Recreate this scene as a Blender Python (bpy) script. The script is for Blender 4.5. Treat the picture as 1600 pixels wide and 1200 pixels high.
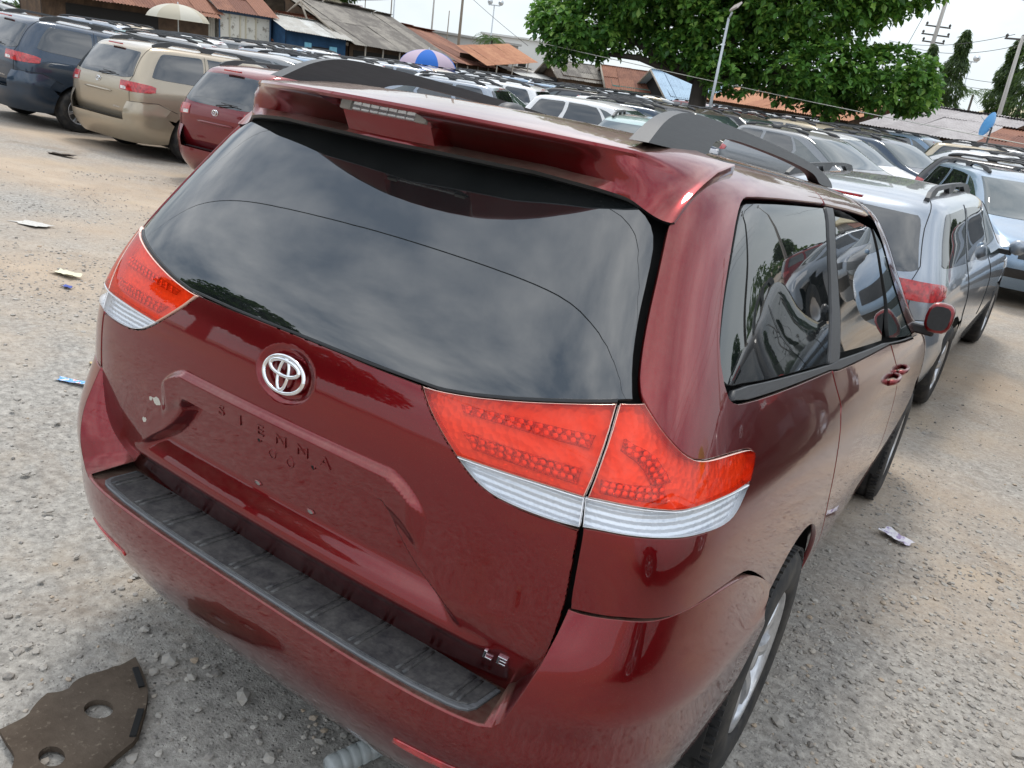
import bpy, bmesh, math, random
import numpy as np
from mathutils import Matrix, Vector
from mathutils.geometry import delaunay_2d_cdt

for o in list(bpy.data.objects):
    bpy.data.objects.remove(o)
scene = bpy.context.scene
COL = scene.collection
rng = np.random.default_rng(7)
random.seed(7)

# ---------------------------------------------------------------- camera, sky, sun, exposure
CAM_POS = (1.23266, -0.91758, 1.75684)
PITCH, ROLL = math.radians(21.4), math.radians(8.0)
cam_data = bpy.data.cameras.new('camera')
cam = bpy.data.objects.new('camera', cam_data)
COL.objects.link(cam)
cam_data.sensor_width = 36.0
cam_data.lens = 1231.65 / 1600 * 36.0
cam_data.clip_start = 0.05
cam_data.clip_end = 3000
CAM_ROWS = ((0.824747, -0.304494, 0.476525), (0.550456, 0.239184, -0.799868), (0.129578, 0.921995, 0.364877))
m = Matrix(CAM_ROWS).to_4x4()
m.translation = Vector(CAM_POS)
cam.matrix_world = m
scene.camera = cam

SUN_EL, SUN_AZ = math.radians(62), math.radians(325)     # azimuth clockwise from +Y
world = bpy.data.worlds.new('World')
scene.world = world
world.use_nodes = True
nt = world.node_tree
nt.nodes.clear()
def wn(t, **k):
    n = nt.nodes.new(t)
    for a, b in k.items(): setattr(n, a, b)
    return n
wout = wn('ShaderNodeOutputWorld'); wbg = wn('ShaderNodeBackground')
sky = wn('ShaderNodeTexSky', sky_type='NISHITA', sun_disc=False, sun_elevation=SUN_EL, sun_rotation=SUN_AZ)
sky.air_density = 1.2; sky.dust_density = 2.5
tc = wn('ShaderNodeTexCoord')
sep = wn('ShaderNodeSeparateXYZ')
nt.links.new(tc.outputs['Generated'], sep.inputs[0])
# flatten the dome so cloud cells stretch towards the horizon like a real cloud layer
def wmath(op, a, b=None, clamp=False):
    n = wn('ShaderNodeMath', operation=op, use_clamp=clamp)
    for i, v in enumerate((a, b)):
        if v is None: continue
        if isinstance(v, (int, float)): n.inputs[i].default_value = v
        else: nt.links.new(v, n.inputs[i])
    return n.outputs[0]
zc = wmath('ADD', wmath('MAXIMUM', sep.outputs[2], 0.0), 0.45)
comb = wn('ShaderNodeCombineXYZ')
nt.links.new(wmath('DIVIDE', sep.outputs[0], zc), comb.inputs[0])
nt.links.new(wmath('DIVIDE', sep.outputs[1], zc), comb.inputs[1])
noi = wn('ShaderNodeTexNoise'); noi.inputs['Scale'].default_value = 2.3; noi.inputs['Detail'].default_value = 10
noi.inputs['Roughness'].default_value = 0.56; noi.inputs['Distortion'].default_value = 0.1
nt.links.new(comb.outputs[0], noi.inputs['Vector'])
cr = wn('ShaderNodeValToRGB')
cr.color_ramp.elements[0].position = 0.36; cr.color_ramp.elements[0].color = (3.1, 3.8, 4.8, 1)
cr.color_ramp.elements[1].position = 0.66; cr.color_ramp.elements[1].color = (10.6, 10.9, 11.2, 1)
nt.links.new(noi.outputs['Fac'], cr.inputs[0])
haze = wn('ShaderNodeMapRange'); haze.inputs['From Min'].default_value = 0.02; haze.inputs['From Max'].default_value = 0.42
haze.inputs['To Min'].default_value = 0.92; haze.inputs['To Max'].default_value = 0.0; haze.interpolation_type = 'SMOOTHSTEP'
nt.links.new(sep.outputs[2], haze.inputs['Value'])
def wmix(f, a, b):
    n = wn('ShaderNodeMix', data_type='RGBA')
    for s, v in ((0, f), (6, a), (7, b)):
        if isinstance(v, (float, int)): n.inputs[s].default_value = v
        elif isinstance(v, tuple): n.inputs[s].default_value = v
        else: nt.links.new(v, n.inputs[s])
    return n.outputs[2]
clouds = wmix(haze.outputs[0], cr.outputs[0], (4.5, 4.95, 5.2, 1))
allsky = wmix(0.93, sky.outputs[0], clouds)
nt.links.new(allsky, wbg.inputs['Color'])
wbg.inputs['Strength'].default_value = 0.1
nt.links.new(wbg.outputs[0], wout.inputs[0])

sun_data = bpy.data.lights.new('sun', 'SUN'); sun_data.energy = 1.0; sun_data.angle = math.radians(14)
sun_data.color = (1.0, 0.96, 0.9)
sun = bpy.data.objects.new('sun', sun_data); COL.objects.link(sun)
d = Vector((math.sin(SUN_AZ) * math.cos(SUN_EL), math.cos(SUN_AZ) * math.cos(SUN_EL), math.sin(SUN_EL)))
sun.rotation_euler = d.to_track_quat('Z', 'Y').to_euler()
sun.location = d * 60

vs = scene.view_settings
vs.view_transform = 'Standard'; vs.look = 'None'; vs.exposure = 1.0; vs.gamma = 1.0; vs.use_curve_mapping = False
scene.cycles.max_bounces = 8; scene.cycles.transparent_max_bounces = 12
scene.cycles.diffuse_bounces = 3; scene.cycles.glossy_bounces = 4; scene.cycles.transmission_bounces = 4
scene.cycles.caustics_reflective = False; scene.cycles.caustics_refractive = False

# ---------------------------------------------------------------- materials
MATS = {}
class NT:
    def __init__(self, name):
        self.m = bpy.data.materials.new(name); self.m.use_nodes = True
        self.t = self.m.node_tree; self.t.nodes.clear()
        self.out = self.n('ShaderNodeOutputMaterial')
    def n(self, t, **k):
        x = self.t.nodes.new(t)
        for a, b in k.items(): setattr(x, a, b)
        return x
    def put(self, sock, v):
        if v is None: return
        if isinstance(v, bpy.types.NodeSocket): self.t.links.new(v, sock)
        elif isinstance(v, (tuple, list)) and len(v) == 3 and sock.type == 'RGBA': sock.default_value = (*v, 1)
        else: sock.default_value = v
    def math(self, op, a, b=None, c=None, clamp=False):
        x = self.n('ShaderNodeMath', operation=op, use_clamp=clamp)
        for i, v in enumerate((a, b, c)): self.put(x.inputs[i], v)
        return x.outputs[0]
    def mix(self, f, a, b, blend='MIX'):
        x = self.n('ShaderNodeMix', data_type='RGBA', blend_type=blend)
        self.put(x.inputs[0], f); self.put(x.inputs[6], a); self.put(x.inputs[7], b)
        return x.outputs[2]
    def noise(self, scale, detail=4, rough=.55, vec=None, dist=0.0, col=False):
        x = self.n('ShaderNodeTexNoise'); x.inputs['Scale'].default_value = scale
        x.inputs['Detail'].default_value = detail; x.inputs['Roughness'].default_value = rough; x.inputs['Distortion'].default_value = dist
        if vec is not None: self.put(x.inputs['Vector'], vec)
        return x.outputs['Color' if col else 'Fac']
    def voro(self, scale, vec=None, feature='F1', out='Distance', rnd=1.0):
        x = self.n('ShaderNodeTexVoronoi', feature=feature); x.inputs['Scale'].default_value = scale
        x.inputs['Randomness'].default_value = rnd
        if vec is not None: self.put(x.inputs['Vector'], vec)
        return x.outputs[out]
    def ramp(self, f, *stops):
        x = self.n('ShaderNodeValToRGB'); e = x.color_ramp.elements
        while len(e) < len(stops): e.new(0.5)
        for i, (p, c) in enumerate(stops):
            e[i].position = p; e[i].color = (*c, 1) if len(c) == 3 else c
        self.put(x.inputs[0], f); return x.outputs[0]
    def rng(self, f, a, b, c=0.0, d=1.0):
        x = self.n('ShaderNodeMapRange'); self.put(x.inputs[0], f)
        for i, v in enumerate((a, b, c, d)): self.put(x.inputs[i + 1], v)
        return x.outputs[0]
    def bump(self, h, strength=.3, dist=.01, normal=None):
        x = self.n('ShaderNodeBump'); x.inputs['Strength'].default_value = strength; x.inputs['Distance'].default_value = dist
        self.put(x.inputs['Height'], h); self.put(x.inputs['Normal'], normal)
        return x.outputs[0]
    def geo(self, o): return self.n('ShaderNodeNewGeometry').outputs[o]
    def tex(self, o='Object'): return self.n('ShaderNodeTexCoord').outputs[o]
    def pbr(self, **k):
        x = self.n('ShaderNodeBsdfPrincipled')
        names = dict(base='Base Color', metal='Metallic', rough='Roughness', ior='IOR', coat='Coat Weight', coatr='Coat Roughness', normal='Normal',
                     trans='Transmission Weight', spec='Specular IOR Level', coatn='Coat Normal', coati='Coat IOR', sss='Subsurface Weight', sheen='Sheen Weight', alpha='Alpha')
        for a, v in k.items(): self.put(x.inputs[names[a]], v)
        return x.outputs[0]
    def done(self, sh):
        self.t.links.new(sh, self.out.inputs['Surface']); return self.m
def M(name, fn=None):
    if name not in MATS: MATS[name] = fn(NT(name))
    return MATS[name]
def plain(name, base, rough=.5, metal=0.0, coat=0.0, spec=.5, var=0.0, vs=8.0, bump=0.0, bs=200.0):
    def f(t):
        b = base
        if var: b = t.mix(t.rng(t.noise(vs, 5), .35, .65), tuple(x * (1 - var) for x in base), tuple(min(1, x * (1 + var)) for x in base))
        nrm = t.bump(t.noise(bs, 2), bump, .002) if bump else None
        return t.done(t.pbr(base=b, rough=rough, metal=metal, coat=coat, coatr=.03, spec=spec, normal=nrm))
    return M(name, f)

def paint(name, base, metal=.35, rough=.38, dust=.25):
    """clear-coated car paint with fine flakes and a dry dust layer that lies on upward faces"""
    def f(t):
        oc = t.tex('Object')
        fl = t.noise(1400, 1, vec=oc)
        b = t.mix(t.rng(fl, .35, .7), tuple(x * .75 for x in base), tuple(min(1, x * 1.3) for x in base))
        up = t.n('ShaderNodeSeparateXYZ'); t.put(up.inputs[0], t.geo('Normal'))
        cl = t.noise(5, 6, .65, oc)
        cl2 = t.noise(60, 3, .6, oc)
        speck = t.rng(t.voro(170, oc), .05, .16, 1.0, 0.0)
        lie = t.rng(up.outputs[2], .40, .98)
        thin = t.math('MULTIPLY', t.rng(cl, .38, .75), dust * .06)
        thick = t.math('MULTIPLY', t.math('MULTIPLY', lie, t.rng(t.math('ADD', cl, t.math('MULTIPLY', cl2, .5)), .45, .95)), dust * 2.4)
        sp = t.math('MULTIPLY', t.math('MULTIPLY', speck, t.rng(t.noise(9, 2, vec=oc), .5, .62)), dust * 1.2)
        d = t.math('ADD', t.math('ADD', thin, thick), sp, clamp=True)
        wob = t.bump(t.noise(7, 2, vec=oc), .02, .02)
        car = t.pbr(base=b, metal=metal, rough=rough, coat=1.0, coatr=t.rng(cl, .3, .8, .012, .05), spec=.08, coatn=wob, coati=1.52)
        dirt = t.pbr(base=(.36, .29, .22), rough=.85, spec=.2)
        mx = t.n('ShaderNodeMixShader'); t.put(mx.inputs[0], t.math('MULTIPLY', d, .8)); t.put(mx.inputs[1], car); t.put(mx.inputs[2], dirt)
        return t.done(mx.outputs[0])
    return M(name, f)

RED = paint('red_paint', (.185, .0036, .0070), .86, .28, .16)
BLACK_TRIM = plain('black_trim', (.012, .012, .013), .42, var=.3, vs=12)
SHELL = plain('dark_gap', (.006, .006, .006), .8)
def glass_f(base, dust):
    def f(t):
        oc = t.tex('Object')
        sp = t.math('MULTIPLY', t.rng(t.voro(130, oc), .04, .13, 1.0, 0.0), t.rng(t.noise(4, 3, vec=oc), .46, .7))
        dd = t.math('ADD', t.math('MULTIPLY', sp, dust), t.math('MULTIPLY', t.rng(t.noise(3, 5, .6, oc), .4, .8), dust * .22), clamp=True)
        g = t.pbr(base=base, rough=.012, ior=2.05, spec=.5)
        dirt = t.pbr(base=(.4, .38, .35), rough=.9, spec=.1)
        mx = t.n('ShaderNodeMixShader'); t.put(mx.inputs[0], dd); t.put(mx.inputs[1], g); t.put(mx.inputs[2], dirt)
        return t.done(mx.outputs[0])
    return f
GLASS = M('privacy_glass', glass_f((.006, .008, .009), .16))
GLASS_CLEAR = M('tinted_glass', glass_f((.035, .05, .05), .10))
def lens_f(tint):
    def f(t):
        tr = t.n('ShaderNodeBsdfTransparent'); t.put(tr.inputs[0], tint)
        gl = t.n('ShaderNodeBsdfGlossy'); gl.inputs['Roughness'].default_value = .02
        fr = t.n('ShaderNodeFresnel'); fr.inputs['IOR'].default_value = 1.55
        mx = t.n('ShaderNodeMixShader'); t.put(mx.inputs[0], t.math('MULTIPLY', fr.outputs[0], t.math('SUBTRACT', 1.0, t.geo('Backfacing')))); t.put(mx.inputs[1], tr.outputs[0]); t.put(mx.inputs[2], gl.outputs[0])
        return t.done(mx.outputs[0])
    return f
LENS_RED = M('red_lens', lens_f((.98, .235, .115)))
LENS_CLEAR = M('clear_lens', lens_f((.93, .95, .97)))
def refl_f(base, scale, metal, rough, stripes=False, bs=.9):
    def f(t):
        oc = t.tex('Object')
        v = t.voro(scale, oc)
        h = v
        if stripes:
            w = t.n('ShaderNodeTexWave', wave_type='BANDS', bands_direction='Z'); w.inputs['Scale'].default_value = 26
            t.put(w.inputs['Vector'], oc); h = t.math('ADD', w.outputs['Fac'], t.math('MULTIPLY', v, .5))
        return t.done(t.pbr(base=base, metal=metal, rough=rough, normal=t.bump(h, bs, .012)))
    return f
LAMP_BOWL = M('lamp_reflector', refl_f((.80, .52, .42), 150, .3, .25, False, .6))
LAMP_FLAT = M('lamp_backing', refl_f((.98, .88, .82), 75, .25, .3, False, .3))
LAMP_CHROME = M('lamp_chrome', refl_f((.80, .81, .83), 110, .40, .2, True, .45))
LAMP_DARK = plain('lamp_cell', (.90, .58, .48), .14, .6)
LAMP_WHITE = plain('lamp_wall', (.9, .9, .92), .3)
CHROME = plain('chrome', (.82, .83, .85), .06, 1.0)
def simple_lens(name, base):
    def f(t):
        oc = t.tex('Object')
        return t.done(t.pbr(base=t.mix(t.rng(t.noise(30, 2, vec=oc), .4, .6), base, tuple(x * .55 for x in base)), rough=.25, coat=1.0, coatr=.02))
    return M(name, f)
TAIL_RED = simple_lens('tail_lens_red', (.52, .018, .02))
TAIL_CLEAR = simple_lens('tail_lens_clear', (.75, .7, .68))
GREY_RAIL = plain('grey_rail', (.048, .049, .051), .48, var=.12, vs=25, bump=.08)
def pad_f(t):
    oc = t.tex('Object')
    n = t.noise(22, 6, .7, oc); n2 = t.noise(90, 4, .6, oc)
    d = t.rng(t.math('ADD', n, t.math('MULTIPLY', n2, .5)), .55, 1.05)
    b = t.mix(d, (.030, .031, .034), (.125, .120, .112))
    return t.done(t.pbr(base=b, rough=.6, normal=t.bump(t.noise(500, 2, vec=oc), .25, .001)))
PAD = M('ribbed_plastic', pad_f)
PAD_EDGE = plain('grey_plastic_edge', (.14, .145, .15), .5, var=.2, vs=20)
def rubber_f(t):
    oc = t.tex('Object')
    d = t.rng(t.noise(9, 5, .65, oc), .45, .85)
    return t.done(t.pbr(base=t.mix(d, (.014, .014, .015), (.085, .075, .062)), rough=.75))
RUBBER = M('tyre_rubber', rubber_f)
ALLOY = plain('alloy_rim', (.52, .53, .55), .3, .75, var=.15, vs=10)
STEEL = plain('bare_steel', (.3, .3, .29), .45, .8, var=.4, vs=60)

# ---------------------------------------------------------------- scene helpers
def link(o, parent=None):
    COL.objects.link(o)
    if parent is not None: o.parent = parent
    return o
def tag(o, label=None, cat=None, group=None, kind=None):
    if label: o['label'] = label
    if cat: o['category'] = cat
    if group: o['group'] = group
    if kind: o['kind'] = kind
    return o
def thing(name, label, cat, loc=(0, 0, 0), rot=(0, 0, 0), group=None):
    o = bpy.data.objects.new(name, None); COL.objects.link(o)
    o.location = loc; o.rotation_euler = rot; o.empty_display_size = .2
    return tag(o, label, cat, group)
class MB:
    """collects geometry for one mesh: vertices, faces, a material slot per face, optional vertex normals"""
    def __init__(s): s.v = []; s.f = []; s.mi = []; s.n = []; s.mats = []; s.nv = 0; s.smooth = []
    def slot(s, mat):
        if mat not in s.mats: s.mats.append(mat)
        return s.mats.index(mat)
    def add(s, v, f, mat, n=None, smooth=True):
        v = np.asarray(v, float).reshape(-1, 3)
        k = s.slot(mat); b = s.nv
        s.v.append(v); s.nv += len(v)
        s.n.append(np.zeros_like(v) if n is None else np.asarray(n, float))
        s.f.extend([tuple(int(i) + b for i in q) for q in f]); s.mi.extend([k] * len(f)); s.smooth.extend([smooth] * len(f))
        return s
    def merge(s, o, T=None):
        for i, mat in enumerate(o.mats): s.slot(mat)
        b = s.nv
        for v, n in zip(o.v, o.n):
            if T is not None:
                R = T[:3, :3]; v = v @ R.T + T[:3, 3]; n = n @ R.T
            s.v.append(v); s.n.append(n); s.nv += len(v)
        s.f.extend([tuple(i + b for i in q) for q in o.f]); s.smooth.extend(o.smooth)
        s.mi.extend([s.slot(o.mats[k]) for k in o.mi])
    def mesh(s, name):
        me = bpy.data.meshes.new(name)
        V = np.concatenate(s.v) if s.v else np.zeros((0, 3))
        me.from_pydata(V.tolist(), [], s.f)
        for mt in s.mats: me.materials.append(mt)
        me.polygons.foreach_set('material_index', s.mi)
        me.polygons.foreach_set('use_smooth', s.smooth)
        me.update()
        N = np.concatenate(s.n) if s.n else None
        if N is not None and np.abs(N).sum() > 0:
            me.normals_split_custom_set_from_vertices(N.tolist())
        return me
    def build(s, name, parent=None):
        return link(bpy.data.objects.new(name, s.mesh(name)), parent)
def box(mb, c, size, mat, R=None, bev=0.0):
    sx, sy, sz = (np.array(size) / 2)
    if bev <= 0:
        v = np.array([(x, y, z) for x in (-sx, sx) for y in (-sy, sy) for z in (-sz, sz)])
        f = [(0, 1, 3, 2), (4, 6, 7, 5), (0, 4, 5, 1), (2, 3, 7, 6), (0, 2, 6, 4), (1, 5, 7, 3)]
    else:
        bm = bmesh.new(); bmesh.ops.create_cube(bm, size=1.0)
        bmesh.ops.scale(bm, vec=(sx * 2, sy * 2, sz * 2), verts=bm.verts)
        bmesh.ops.bevel(bm, geom=bm.edges[:], offset=bev, segments=2, affect='EDGES', profile=.5)
        bm.verts.index_update(); v = np.array([q.co[:] for q in bm.verts]); f = [[q.index for q in p.verts] for p in bm.faces]; bm.free()
    if R is not None: v = v @ np.array(R).T
    mb.add(v + np.array(c), f, mat, smooth=False)
def tube(mb, pts, r, mat, n=8, caps=True, smooth=True):
    P = np.array(pts, float); k = len(P); rs = np.broadcast_to(np.array(r, float), (k,))
    t = np.gradient(P, axis=0); t /= np.linalg.norm(t, axis=1, keepdims=True) + 1e-12
    a = np.array([0, 0, 1.0]) if abs(t[0][2]) < .9 else np.array([1.0, 0, 0])
    V = []
    for i in range(k):
        x = np.cross(a, t[i]); x /= np.linalg.norm(x) + 1e-12; y = np.cross(t[i], x); a = np.cross(t[i], x) if False else a
        an = np.linspace(0, 2 * np.pi, n, endpoint=False)
        V.append(P[i] + rs[i] * (np.cos(an)[:, None] * x + np.sin(an)[:, None] * y))
    V = np.concatenate(V)
    F = [(i * n + j, i * n + (j + 1) % n, (i + 1) * n + (j + 1) % n, (i + 1) * n + j) for i in range(k - 1) for j in range(n)]
    if caps: F += [tuple(range(n))[::-1], tuple(range((k - 1) * n, k * n))]
    mb.add(V, F, mat, smooth=smooth)
def loft(mb, rings, mat, closed=True, caps=True, smooth=True):
    R = np.array(rings, float); k, n = R.shape[:2]
    F = []
    for i in range(k - 1):
        for j in range(n if closed else n - 1):
            F.append((i * n + j, i * n + (j + 1) % n, (i + 1) * n + (j + 1) % n, (i + 1) * n + j))
    if caps and closed: F += [tuple(range(n))[::-1], tuple(range((k - 1) * n, k * n))]
    mb.add(R.reshape(-1, 3), F, mat, smooth=smooth)
def lathe(mb, prof, mat, n=32, axis='x', c=(0, 0, 0), smooth=True):
    """prof: list of (axial, radius)"""
    an = np.linspace(0, 2 * np.pi, n, endpoint=False); V = []
    for a, r in prof:
        ring = np.stack([np.full(n, a), r * np.cos(an), r * np.sin(an)], 1)
        if axis == 'z': ring = ring[:, [1, 2, 0]]
        if axis == 'y': ring = ring[:, [1, 0, 2]]
        V.append(ring + np.array(c))
    k = len(prof)
    F = [(i * n + j, i * n + (j + 1) % n, (i + 1) * n + (j + 1) % n, (i + 1) * n + j) for i in range(k - 1) for j in range(n)]
    mb.add(np.concatenate(V), F, mat, smooth=smooth)
def children_of(o): return [c for c in bpy.data.objects if c.parent == o]

# ---------------------------------------------------------------- smooth car skin: a bicubic B-spline net
BASIS = np.array([[1, 4, 1, 0], [-3, 0, 3, 0], [3, -6, 3, 0], [-1, 3, -3, 1]]) / 6.0

class Skin:
    """Half a car body (x >= 0) as a tensor B-spline; u runs from the rear centre line round the side to the
    front centre line, v from the sill to the roof spine. Negative u is the mirrored half."""
    def __init__(self, T, refine=1, mirror_front=True):
        T = np.array(T, float)                       # T[v][u][xyz]
        self.nv, self.nu = T.shape[:2]
        self.mf = mirror_front
        P = T.copy()
        self.set(P)
        for _ in range(refine):
            jj, ii = np.meshgrid(np.arange(self.nv), np.arange(self.nu), indexing='ij')
            P = P + 0.8 * (T - self.eval(ii.ravel(), jj.ravel()).reshape(T.shape))
            P[:, 0, 0] = 0
            if self.mf: P[:, -1, 0] = 0
            self.set(P)
    def set(self, P):
        m = np.array([-1, 1, 1.])
        a = P[:, 1:2] * m
        b = P[:, -2:-1] * m if self.mf else 2 * P[:, -1:] - P[:, -2:-1]
        b2 = P[:, -3:-2] * m if self.mf else 3 * P[:, -1:] - 2 * P[:, -2:-1]
        Q = np.concatenate([a, P, b, b2], 1)
        lo = 2 * Q[:1] - Q[1:2]; hi = 2 * Q[-1:] - Q[-2:-1]; hi2 = 3 * Q[-1:] - 2 * Q[-2:-1]
        self.Q = np.concatenate([lo, Q, hi, hi2], 0)
    def eval(self, u, v):
        u = np.asarray(u, float); v = np.asarray(v, float)
        s = np.where(u < 0, -1.0, 1.0)
        uu = np.clip(np.abs(u), 0, self.nu - 1); vv = np.clip(v, 0, self.nv - 1)
        iu = np.minimum(uu.astype(int), self.nu - 1); iv = np.minimum(vv.astype(int), self.nv - 1)
        fu = uu - iu; fv = vv - iv
        bu = np.stack([np.ones_like(fu), fu, fu**2, fu**3], -1) @ BASIS
        bv = np.stack([np.ones_like(fv), fv, fv**2, fv**3], -1) @ BASIS
        out = np.zeros(u.shape + (3,))
        for a in range(4):
            for b in range(4):
                out += (bv[..., a] * bu[..., b])[..., None] * self.Q[iv + a, iu + b]
        out[..., 0] *= s
        return out
    def frame(self, u, v, h=1e-3):
        p = self.eval(u, v)
        du = (self.eval(u + h, v) - self.eval(u - h, v)) / (2 * h)
        dv = (self.eval(u, v + h) - self.eval(u, v - h)) / (2 * h)
        n = np.cross(du, dv)
        n = np.where(v[..., None] > self.nv - 1.35, np.where(p[..., 2:3] > 1.6, np.array([0, 0, 1.0]), n), n) if np.ndim(v) else n
        n /= np.linalg.norm(n, axis=-1, keepdims=True) + 1e-12
        return p, du, dv, n

#        z     yrear  W      yfront
VAN_LEVELS = [
    (0.27, 0.20, 0.915, 4.90),
    (0.45, 0.19, 0.958, 5.03),
    (0.58, 0.165, 0.980, 5.06),
    (0.68, 0.105, 0.988, 5.05),
    (0.77, 0.086, 0.986, 5.02),
    (0.86, 0.078, 0.982, 4.97),
    (0.94, 0.072, 0.974, 4.88),
    (1.02, 0.070, 0.962, 4.66),
    (1.10, 0.078, 0.938, 4.30),
    (1.19, 0.102, 0.900, 4.00),
    (1.30, 0.157, 0.857, 3.76),
    (1.42, 0.234, 0.808, 3.52),
    (1.52, 0.308, 0.776, 3.30),
    (1.60, 0.372, 0.746, 3.10),
    (1.66, 0.440, 0.716, 2.92),
    (1.70, 0.550, 0.660, 2.74),
    (1.730, 0.740, 0.55, 2.55),
    (1.748, 1.050, 0.31, 2.40),
    (1.754, 1.300, 0.0, 2.25),
]
FX = [0, .39, .62, .76, .885, .955, .98, .992, 1.0, 1.0, .998, .985, .955, .88, .55, 0]
TS = [0, .09, .23, .40, .57, .74, .90]
def van_table(levels=VAN_LEVELS, plan=1.0):
    T = []
    for z, yr, W, yf in levels:
        row = []
        dy = [0, .008, .022, .044, .100]
        yc = yr + .26; ye = yf - .30
        ys = [yr + d * plan for d in dy] + [yc + (ye - yc) * t for t in TS] + [ye, yf - .20, yf - .05, yf]
        for k, y in enumerate(ys):
            x = W * FX[k]
            row.append((x, y, z))
        T.append(row)
    return T

# ---------------------------------------------------------------- panels cut out of a skin
def resample(P, h, closed=True):
    P = np.asarray(P, float); out = []
    Q = np.concatenate([P, P[:1]]) if closed else P
    for a, b in zip(Q[:-1], Q[1:]):
        n = max(1, int(math.ceil(np.linalg.norm(b - a) / h)))
        out.append(a + (b - a) * (np.arange(n) / n)[:, None])
    if not closed: out.append(Q[-1:])
    return np.concatenate(out)
def chaikin(P, it=2, ang=48):
    P = np.asarray(P, float)
    for _ in range(it):
        n = len(P); out = []
        for i in range(n):
            a, b, c = P[i - 1], P[i], P[(i + 1) % n]
            d1 = b - a; d2 = c - b
            co = np.dot(d1, d2) / (np.linalg.norm(d1) * np.linalg.norm(d2) + 1e-12)
            if math.degrees(math.acos(max(-1, min(1, co)))) > ang: out.append(b)
            else: out += [b - .25 * d1, b + .25 * d2]
        P = np.array(out)
    return P
def inside(pts, poly):
    x, y = pts[:, 0], pts[:, 1]; r = np.zeros(len(pts), bool)
    px, py = poly[:, 0], poly[:, 1]; qx, qy = np.roll(px, -1), np.roll(py, -1)
    for a, b, c, d in zip(px, py, qx, qy):
        if b == d: continue
        k = ((b > y) != (d > y)) & (x < (c - a) * (y - b) / (d - b) + a)
        r ^= k
    return r
class Warp:
    """stretches (u, v) so that one unit is about one metre on the skin"""
    def __init__(s, skin, U, V):
        u0, u1 = U; v0, v1 = V
        s.gu = np.linspace(u0 - .2, u1 + .2, 80); s.gv = np.linspace(v0 - .2, v1 + .2, 80)
        a = skin.eval(s.gu, np.full(80, (v0 + v1) / 2)); b = skin.eval(np.full(80, (u0 + u1) / 2), s.gv)
        s.su = np.concatenate([[0], np.cumsum(np.linalg.norm(np.diff(a, axis=0), axis=1) + 1e-4)])
        s.sv = np.concatenate([[0], np.cumsum(np.linalg.norm(np.diff(b, axis=0), axis=1) + 1e-4)])
    def fw(s, q): return np.stack([np.interp(q[:, 0], s.gu, s.su), np.interp(q[:, 1], s.gv, s.sv)], 1)
    def bw(s, q): return np.stack([np.interp(q[:, 0], s.su, s.gu), np.interp(q[:, 1], s.sv, s.gv)], 1)
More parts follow.
